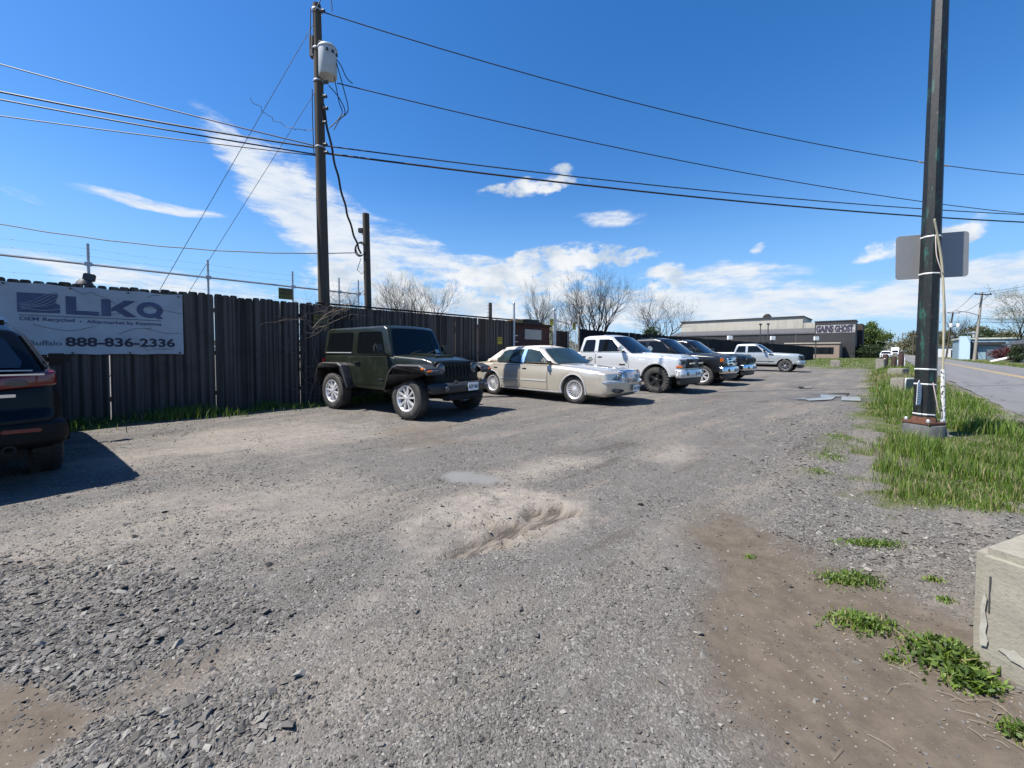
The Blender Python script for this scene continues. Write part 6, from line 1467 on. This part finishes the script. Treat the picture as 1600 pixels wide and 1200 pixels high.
        if style == 'ford': bx(o, 'indicator', (xf-.17, s*.905, zc+.02), (.14, .03, .15), M['lamp_amber'], .015, rz=-s*.75)
        elif style == 'chev': bx(o, 'indicator', (xf-.16, s*.90, zc-hh/2-.06), (.20, .04, .06), M['lamp_amber'], .015, rz=-s*.6); bx(o, 'lower_lens', (xf-.05, s*.74, zc-hh/2-.06), (.06, .24, .07), M['lamp_clear'], .015, rz=-s*.25); bx(o, 'lamp_eye', (xf-.06, s*.78, zc), (.05, .10, .10), M['dark'], .03)
        elif style == 'ram': bx(o, 'lamp_eye', (xf-.06, s*.76, zc), (.08, .18, .08), M['lamp_clear'], .03)
        else: bx(o, 'light_strip', (xf-.06, s*.74, zc+hh/2-.02), (.06, .26, .025), M['lamp_clear'], .008, rz=-s*.25)
        fgm = MB(); fgm.lathe([(.062, 0), (.058, .014), (.001, .018)], 12, 0, Matrix.Translation((xf-.02+.045, s*.66, sb+.11)) @ Matrix.Rotation(R(90), 4, 'Y')); fgm.build('fog_lamp', M['dark'] if style != 'chev' else M['lamp_clear'], fb)
        m_ = bx(root, 'mirror', (c0-.30, s*1.10, bz+.13), (.13, .26, .20), M['chrome'] if style == 'chev' else M['black_plastic'], .05); bx(m_, 'mirror_foot', (c0-.30, s*.94, bz+.04), (.09, .14, .06), M['black_plastic'], .02)
        bx(root, 'tail_lamp', (xr+.02, s*.90, bz-.24), (.08, .14, .40), M['lamp_red'], .03)
        if style == 'chev': bx(root, 'side_badge', (c0-.30, s*.998, sb+.36), (.22, .008, .045), M['black_plastic'], .003)
        if style == 'ford24': bx(root, 'fender_vent', (c0+.08, s*.985, bz-.13), (.28, .03, .10), M['black_plastic'], .015, ry=.15)
    bx(root, 'rear_bumper', (xr-.06, 0, sb+.05), (.16, 1.75, .18), M['chrome'], .04)
    plate(root, (xf+.115, 0, sb+.10), lp_text)
    MB().tube([(c0+.12, -.78, hz+.06), (c0+.04, -.80, hz+.85)], .006, n=5).build('antenna', M['black_plastic'], root)
    bx(root, 'roof_aerial', (rb+.35, 0, rz_+.02), (.14, .05, .05), M['black_plastic'], .018)
    return root
SV = paint('silver_paint', (.60, .605, .60), .35, .28, dirt=((.34, .32, .29), .15))
BK = paint('black_paint', (.006, .0065, .008), 0, .28, dirt=((.05, .047, .042), .15), coat=.35, spec=.35)
BK2 = paint('blue_black_paint', (.005, .0055, .009), 0, .25, dirt=((.045, .042, .04), .12), coat=.35, spec=.35)
SV2 = paint('pale_grey_paint', (.40, .425, .43), .45, .30)
wheel_meshes('chev', .408, .285, .238, 'five', mat('gloss_black_wheel', (.02, .02, .02), .25, coat=.5), mud=True)
wheel_meshes('ford', .395, .275, .255, 'six', M['alloy']); wheel_meshes('dark6', .395, .275, .255, 'six', bpy.data.materials['gloss_black_wheel'])
wheel_meshes('ford24', .395, .275, .255, 'six', mat('dark_alloy', (.25, .25, .26), .3, metal=.7))
def axle_to_mid(fx, fy, hd, half): return Vector((fx-math.cos(hd)*half, fy-math.sin(hd)*half, 0))
hd = R(-44.0)
pickup('raised silver pickup with black wheels and knobbly tyres beside the champagne sedan', axle_to_mid(5.22, 13.02, hd, 1.83), hd, SV, 'chev', 'chev', lift=.01, crew=False, lp_text='JKM 5507', xr=-2.95)
pickup('black pickup with chrome three-bar grille and amber-cornered headlights, nearer of two', axle_to_mid(7.98, 15.72, hd, 1.83), hd, BK, 'ford', 'ford', lp_text='GTR 2094')
pickup('black pickup with dark grille and chrome bumper, farther of two black ones', axle_to_mid(10.25, 18.25, hd, 1.83), hd, BK2, 'ram', 'dark6', lp_text='HBN 6613')
pickup('pale silver crew cab pickup parked last in the row, farthest from camera', axle_to_mid(18.5, 26.2, R(-43), 1.83), R(-43), SV2, 'ford24', 'ford24', lp_text='KLA 3380')

# ------------------------------------------------------------------ near black crossover, seen from behind
NB = paint('deep_blue_black_paint', (.002, .0025, .004), 0, .3, coat=0.0, spec=.22)
hd = math.atan2(.60, -.80)
hv = Vector((math.cos(hd), math.sin(hd), 0)); lv = Vector((-hv.y, hv.x, 0))
rear_right = Vector((-4.26, 3.72, 0))
loc = rear_right+hv*2.28+lv*.90
root = vehicle('crossover_car', 'black crossover seen from behind at the left edge beside the banner', 'car', loc, hd)
wheel_meshes('suv', .36, .235, .235, 'five', M['alloy']); add_wheels(root, 'suv', (1.35, -1.35), .80, .36)
def DS(x, y, z):
    s = y/.92; k = 1-.07*max(0, (z-.75)/.35)**2-.04*max(0, (.5-z)/.3)**2
    if x > 1.4: k *= 1-.14*((x-1.4)/.9)**2
    if x < -1.5: k *= 1-.10*((-x-1.5)/.8)**2
    return (x-.22*s*s*max(0, (x-1.4)/.9)+.17*s*s*max(0, (-x-1.5)/.8), y*k, z-.03*s*s*(z > .95))
sp_ = [(2.18, .30, .05), (2.24, .60, .08), (2.15, .86, .12), (1.2, 1.02, .3), (.85, 1.05, .1), (-1.7, 1.10, .2), (-2.06, 1.12, .08), (-2.16, 1.0, .08), (-2.20, .74, .06), (-2.28, .66, .05), (-2.28, .48, .06), (-2.18, .40, .05), (-1.80, .34, .02)]+[(a, b, 0) for a, b in arch(-1.35, .37, .41, .31)]+[(-.88, .28, .02), (.88, .28, .02)]+[(a, b, 0) for a, b in arch(1.35, .37, .41, .31)]
solid(root, 'body', shell(fillet(sp_), .92, .08, 4, 8, frange(-2.2, 2.2, .22), frange(.4, 1.1, .11), DS), NB)
bx(root, 'underside', (0, 0, .42), (3.9, 1.3, .34), M['dark'])
def DSG(x, y, z): t = max(0, (z-1.05)/.62); return (x-.10*(y/.85)**2*(x > .3)+.16*(y/.85)**2*(x < -1.2), y*(1-.29*t**1.1), z-.05*(y/.85)**2*t)
solid(root, 'cabin', shell(fillet([(1.0, 1.03, 0), (.15, 1.57, .3), (-.5, 1.665, .5), (-1.55, 1.60, .25), (-1.78, 1.52, .08), (-2.10, 1.09, 0)], n=6), .85, .11, 5, 8, frange(-2.0, .9, .2), frange(1.12, 1.65, .09), DSG), NB)
SP(root, 'side_window', M['glass'], fl([(.72, 1.12), (.12, 1.50), (-1.1, 1.54), (-1.62, 1.42), (-1.72, 1.20)], .06), .85, .004, .012, DSG)
cross_panel(MB(), (.98, 1.06), (.19, 1.56), .76, .76, .008, DSG).build('windscreen', M['glass'], root)
cross_panel(MB(), (-2.085, 1.13), (-1.83, 1.47), .70, .66, -.008, DSG).build('rear_window', mat('grey_rear_glass', (.022, .024, .027), .15, coat=.3), root)
bx(root, 'roof_spoiler', (-1.83, 0, 1.575), (.28, 1.16, .05), NB, .022, ry=-.18)
SP(root, 'pillar_trim', M['black_plastic'], fl([(-2.12, 1.085), (-1.80, 1.50), (-1.74, 1.50), (-2.05, 1.085)], .01), .85, .006, .01, DSG)
cr = MB(); cr.tube([(-2.125+.10*(k/5-1)**2, (k-5)*.142, 1.115-.004*(k-5)**2*.12) for k in range(11)], .008, n=5); cr.build('glass_base_trim', M['galv'], root)
for s in (-1, 1):
    bm = shell(fl([(-2.16, .925, .02), (-2.15, 1.065, .03), (-1.90, 1.085, .02), (-1.96, .96, .02)], .02), .25, .03, 3, 6)
    for v in bm.verts: q = (v.co.y*s+.25)/.5; v.co.x += .15*q*q-.035; v.co.z += .03*q-.02*(1-q)*(v.co.z > 1.0); v.co.y = s*.612+v.co.y
    mb = MB(); mb.addbm(bm, 0, True); bm.free(); tl_ = mb.build('tail_lamp', M['lamp_red'], root)
    bx(tl_, 'lamp_chrome_line', (-2.165, s*.55, 1.072), (.02, .46, .014), M['chrome'], .004, rz=-s*.16 if False else s*.16)
    bx(tl_, 'clear_lens', (-2.165, s*.60, .995), (.03, .16, .06), bpy.data.materials.get('smoked_lens') or mat('smoked_lens', (.06, .05, .052), .1, coat=.4), .014, rz=s*.2)
    bx(root, 'reflector', (-2.265, s*.62, .565), (.03, .26, .035), M['lamp_red'], .012, rz=s*.16)
    m_ = bx(root, 'mirror', (.42, s*1.02, 1.17), (.13, .24, .17), NB, .05); bx(m_, 'mirror_foot', (.46, s*.87, 1.08), (.10, .12, .06), M['black_plastic'], .02)
    MB().lathe([(.045, 0), (.045, .03), (.03, .03)], 12, 0, Matrix.Translation((-2.27, s*.55, .40)) @ Matrix.Rotation(R(-90), 4, 'Y')).build('exhaust', M['dark'], root)
bm = shell(fl([(-2.16, .36, .03), (-2.16, .64, .03), (-2.31, .62, .04), (-2.31, .42, .06)], .03), .93, .08, 4, 8, D=lambda x, y, z: (x+.20*abs(y/.93)**2.2, y, z)); solid(root, 'rear_bumper', bm, mat('shadow_black_bumper', (.005, .005, .0055), .6, spec=.2))
bx(root, 'name_badge', (-2.145, -.52, .88), (.012, .17, .028), M['chrome'], .003, rz=-.12)
plate(root, (-2.215, 0, .84), 'KYR 1902', back=True)
bx(root, 'tail_handle_strip', (-2.165, 0, .955), (.03, .62, .03), M['black_plastic'], .01)

# ------------------------------------------------------------------ small distant vehicles
def far_car(label, loc, hd, col, van=False, cat='car', k=1.0):
    root = vehicle('parked_car', label, cat, loc, hd, group='distant cars')
    wheel_meshes('suv', .36, .235, .235, 'five', M['alloy']); add_wheels(root, 'suv', (1.35, -1.35), .80, .36)
    solid(root, 'body', shell(fillet(sp_), .92, .08, 3, 6, frange(-2.0, 2.2, .4), (.6, .8, 1.0), DS), col)
    top = 1.665
    solid(root, 'cabin', shell(fillet([(1.0, 1.03, 0), (.2, 1.57, .3), (-.5, top, .5), (-1.55, 1.60, .25), (-2.05, 1.09, 0)], n=5), .85, .11, 4, 6, (-1, 0), (1.2, 1.4), DSG), col)
    SP(root, 'side_window', M['glass'], fl([(.72, 1.12), (.12, 1.50), (-1.1, 1.54), (-1.62, 1.42), (-1.72, 1.20)], .06), .85, .004, .012, DSG, step=.4)
    cross_panel(MB(), (.98, 1.06), (.19, 1.56), .76, .76, .008, DSG).build('windscreen', M['glass'], root)
    for s in (-1, 1): bx(root, 'headlight', (2.12, s*.62, .78), (.14, .36, .14), M['lamp_clear'], .03, rz=-s*.4)
    bx(root, 'grille', (2.225, 0, .62), (.06, .9, .26), M['black_plastic'], .03); bx(root, 'front_bumper', (2.20, 0, .40), (.12, 1.5, .16), M['black_plastic'], .03)
    return root
fdir = math.atan2(-DV.y, -DV.x)
WH = paint('white_car_paint', (.70, .70, .70), 0, .3)
far_car('white car facing us on the road edge behind the stump bollards', aty(1384, 78), fdir, WH)
far_car('dark car parked behind the white one at the far road edge', aty(1373, 98), fdir, BK)
far_car('white car half hidden behind the chain link gate', P(15.5, 14.6), R(-60), WH)
far_car('dark blue car parked beside the tan annex wall', aty(1322, 104), R(180), BK2)
far_car('small white car under the green tree near the warehouse', aty(1334, 128), R(150), WH)
root = vehicle('delivery_van', 'distant white box van driving on the road horizon', 'van', aty(1398, 150), fdir, group='distant cars')
bx(root, 'cargo_box', (-1.2, 0, 2.0), (4.4, 2.2, 2.6), WH, .05)
solid(root, 'cab', shell(fillet([(2.9, .5, .1), (2.95, 1.2, .1), (2.1, 2.2, .2), (1.05, 2.25, .05), (1.05, .5, .0)]), 1.0, .08, 3, 4), WH)
cross_panel(MB(), (2.9, 1.3), (2.2, 2.1), .85, .8, .02).build('windscreen', M['glass'], root); bx(root, 'grille', (2.96, 0, .85), (.06, 1.2, .35), M['black_plastic'], .02)
add_wheels(root, 'ford', (2.0, -2.2), .85, .40)
far_car('dark car in the far lane beyond the distant white van', aty(1407, 190), fdir, BK2)

# ------------------------------------------------------------------ weeds and twigs
def weed(px_, py_, rx, ry, n, h, label, seed, leafn=0, rot=0.0, hw=.006, tone=(.1, .82)):
    cx, cy = G(px_, py_); rs = np.random.RandomState(seed)
    root = empty('weed_clump', (cx, cy, 0)); tag(root, label, 'weed', group='weeds on the bare ground')
    q = rs.normal(0, .5, (n, 2)); c, s = math.cos(rot), math.sin(rot)
    lx = q[:, 0]*rx*c-q[:, 1]*ry*s; ly = q[:, 0]*rx*s+q[:, 1]*ry*c; dd = np.hypot(q[:, 0], q[:, 1])
    z = height(cx+lx, cy+ly)
    o = blades('blades', lx, ly, rs.uniform(.4, 1.1, n)*h*np.clip(1.25-dd*.6, .3, 1.2), np.full(n, hw)*rs.uniform(.6, 1.5, n), np.where(rs.rand(n) < .10, rs.uniform(.84, 1, n), rs.uniform(*tone, n)), lean=.9, seed=seed, z0=z); o.parent = root
    if leafn:
        q = rs.normal(0, .5, (leafn, 2)); lx = q[:, 0]*rx*c-q[:, 1]*ry*s; ly = q[:, 0]*rx*s+q[:, 1]*ry*c
        T = np.stack([lx, ly, height(cx+lx, cy+ly)+rs.uniform(.1, 1, leafn)*h*.9*np.clip(1.2-np.hypot(q[:, 0], q[:, 1])*.6, .2, 1.1)], 1); leaves('leaves', T, h*.14+.0028, M['leaf'], root, seed)
    return root
weed(1362, 851, .24, .075, 420, 0.038, 'low green weed mat lying nearest the concrete block row of gravel', 1, 260)
weed(1330, 908, .16, .075, 620, 0.042, 'round dense green weed clump in the middle of the bare mud', 2, 420)
weed(1350, 976, .16, .075, 620, 0.052, 'grassy weed clump just below the round dense one on mud', 3, 160)
weed(1395, 1028, .05, .03, 80, 0.028, 'tiny weed sprig beside the pale grass stems on mud', 4, 20)
weed(1478, 1030, .12, .10, 520, 0.091, 'tall leafy weed growing at the near corner of concrete block', 5, 420, hw=.010)
weed(1520, 1072, .09, .05, 260, 0.070, 'broad leafed weed sprouting under the face of concrete block', 6, 240, hw=.010)
weed(1590, 1150, .05, .04, 120, 0.056, 'weed tuft cut by the right edge under the concrete block', 7, 60)
weed(1172, 870, .05, .03, 60, 0.028, 'small yellow green sprout at the left edge of the mud', 8, 0)
weed(1478, 940, .05, .03, 90, 0.028, 'small grass tuft left of the concrete block face', 9, 0)
weed(1460, 908, .07, .03, 90, 0.035, 'thin yellowish tuft among the stones behind the mud', 10, 10, tone=(.5, .85))
weed(1298, 712, .22, .35, 500, 0.035, 'low grass patch in the gravel left of the verge', 11, 60, rot=-.7)
weed(1315, 682, .25, .25, 420, 0.042, 'small grass patch in gravel at the verge edge, farther one', 12, 40)
weed(1280, 735, .15, .15, 260, 0.028, 'sparse flat weed in the gravel, nearest left of the verge', 13, 40)
weed(1415, 700, .22, .22, 300, 0.112, 'lush grass tuft against the foot of the green-black pole', 14, 0, hw=.008)
def straw():
    rs = random.Random(4); mb = MB()
    for k in range(45):
        px_ = rs.uniform(1290, 1600); py_ = rs.uniform(900, 1190)
        if k < 34: t_ = rs.random(); px_ = 1400+200*t_+rs.gauss(0, 14); py_ = 1005+165*t_+rs.gauss(0, 14)
        x, y = G(px_, py_); a = rs.gauss(R(-38), .55); L = rs.uniform(.012, .05)
        z = float(height(np.array([x]), np.array([y]))[0])+.006
        mb.tube([(x-math.cos(a)*L, y-math.sin(a)*L, z), (x, y+rs.gauss(0, .10)*L, z+rs.uniform(.002, .010)), (x+math.cos(a)*L, y+math.sin(a)*L, z)], .0009, n=3)
    o = mb.build('dry_straw', mat('pale_straw', (.17, .145, .105), .8)); tag(o, 'pale dry grass stalks strewn over the mud by the block', 'straw', kind='stuff')
straw()
def vine():
    rs = random.Random(6); root = empty('bare_vine', P(dpx(480, FN-.1), FN-.08, 0), DANG); tag(root, 'bare twiggy vine climbing the plank fence left of the off-roader', 'vine')
    mb = MB()
    def tw(p, d, L, r, l):
        pts = [p]; q = p.copy(); dd = d.copy()
        for i in range(4): dd = (dd+Vector((rs.gauss(0, .28), rs.gauss(0, .08), rs.gauss(0, .22)))).normalized(); q = q+dd*L/4; q.y = min(-.015, max(-.28, q.y)); pts.append(q.copy())
        mb.tube(pts, [r*(1-.15*i) for i in range(5)], n=4, cap=False)
        if l < 3:
            for k in range(4): tw(pts[rs.randint(1, 4)], Vector((rs.gauss(.1, .9), rs.gauss(-.1, .3), rs.gauss(.15, .6))).normalized(), L*.55, r*.62, l+1)
    tw(Vector((0, -.02, 0)), Vector((.05, 0, 1)), 1.9, .014, 0); tw(Vector((.3, -.02, .2)), Vector((0, 0, 1)), 2.0, .012, 0); tw(Vector((.1, -.02, 1.7)), Vector((.6, -.2, .6)), .9, .010, 1); tw(Vector((.35, -.02, 1.9)), Vector((.3, -.2, .7)), .8, .010, 1)
    mb.build('stems', mat('dry_vine', (.14, .11, .088), .9), root)
vine()
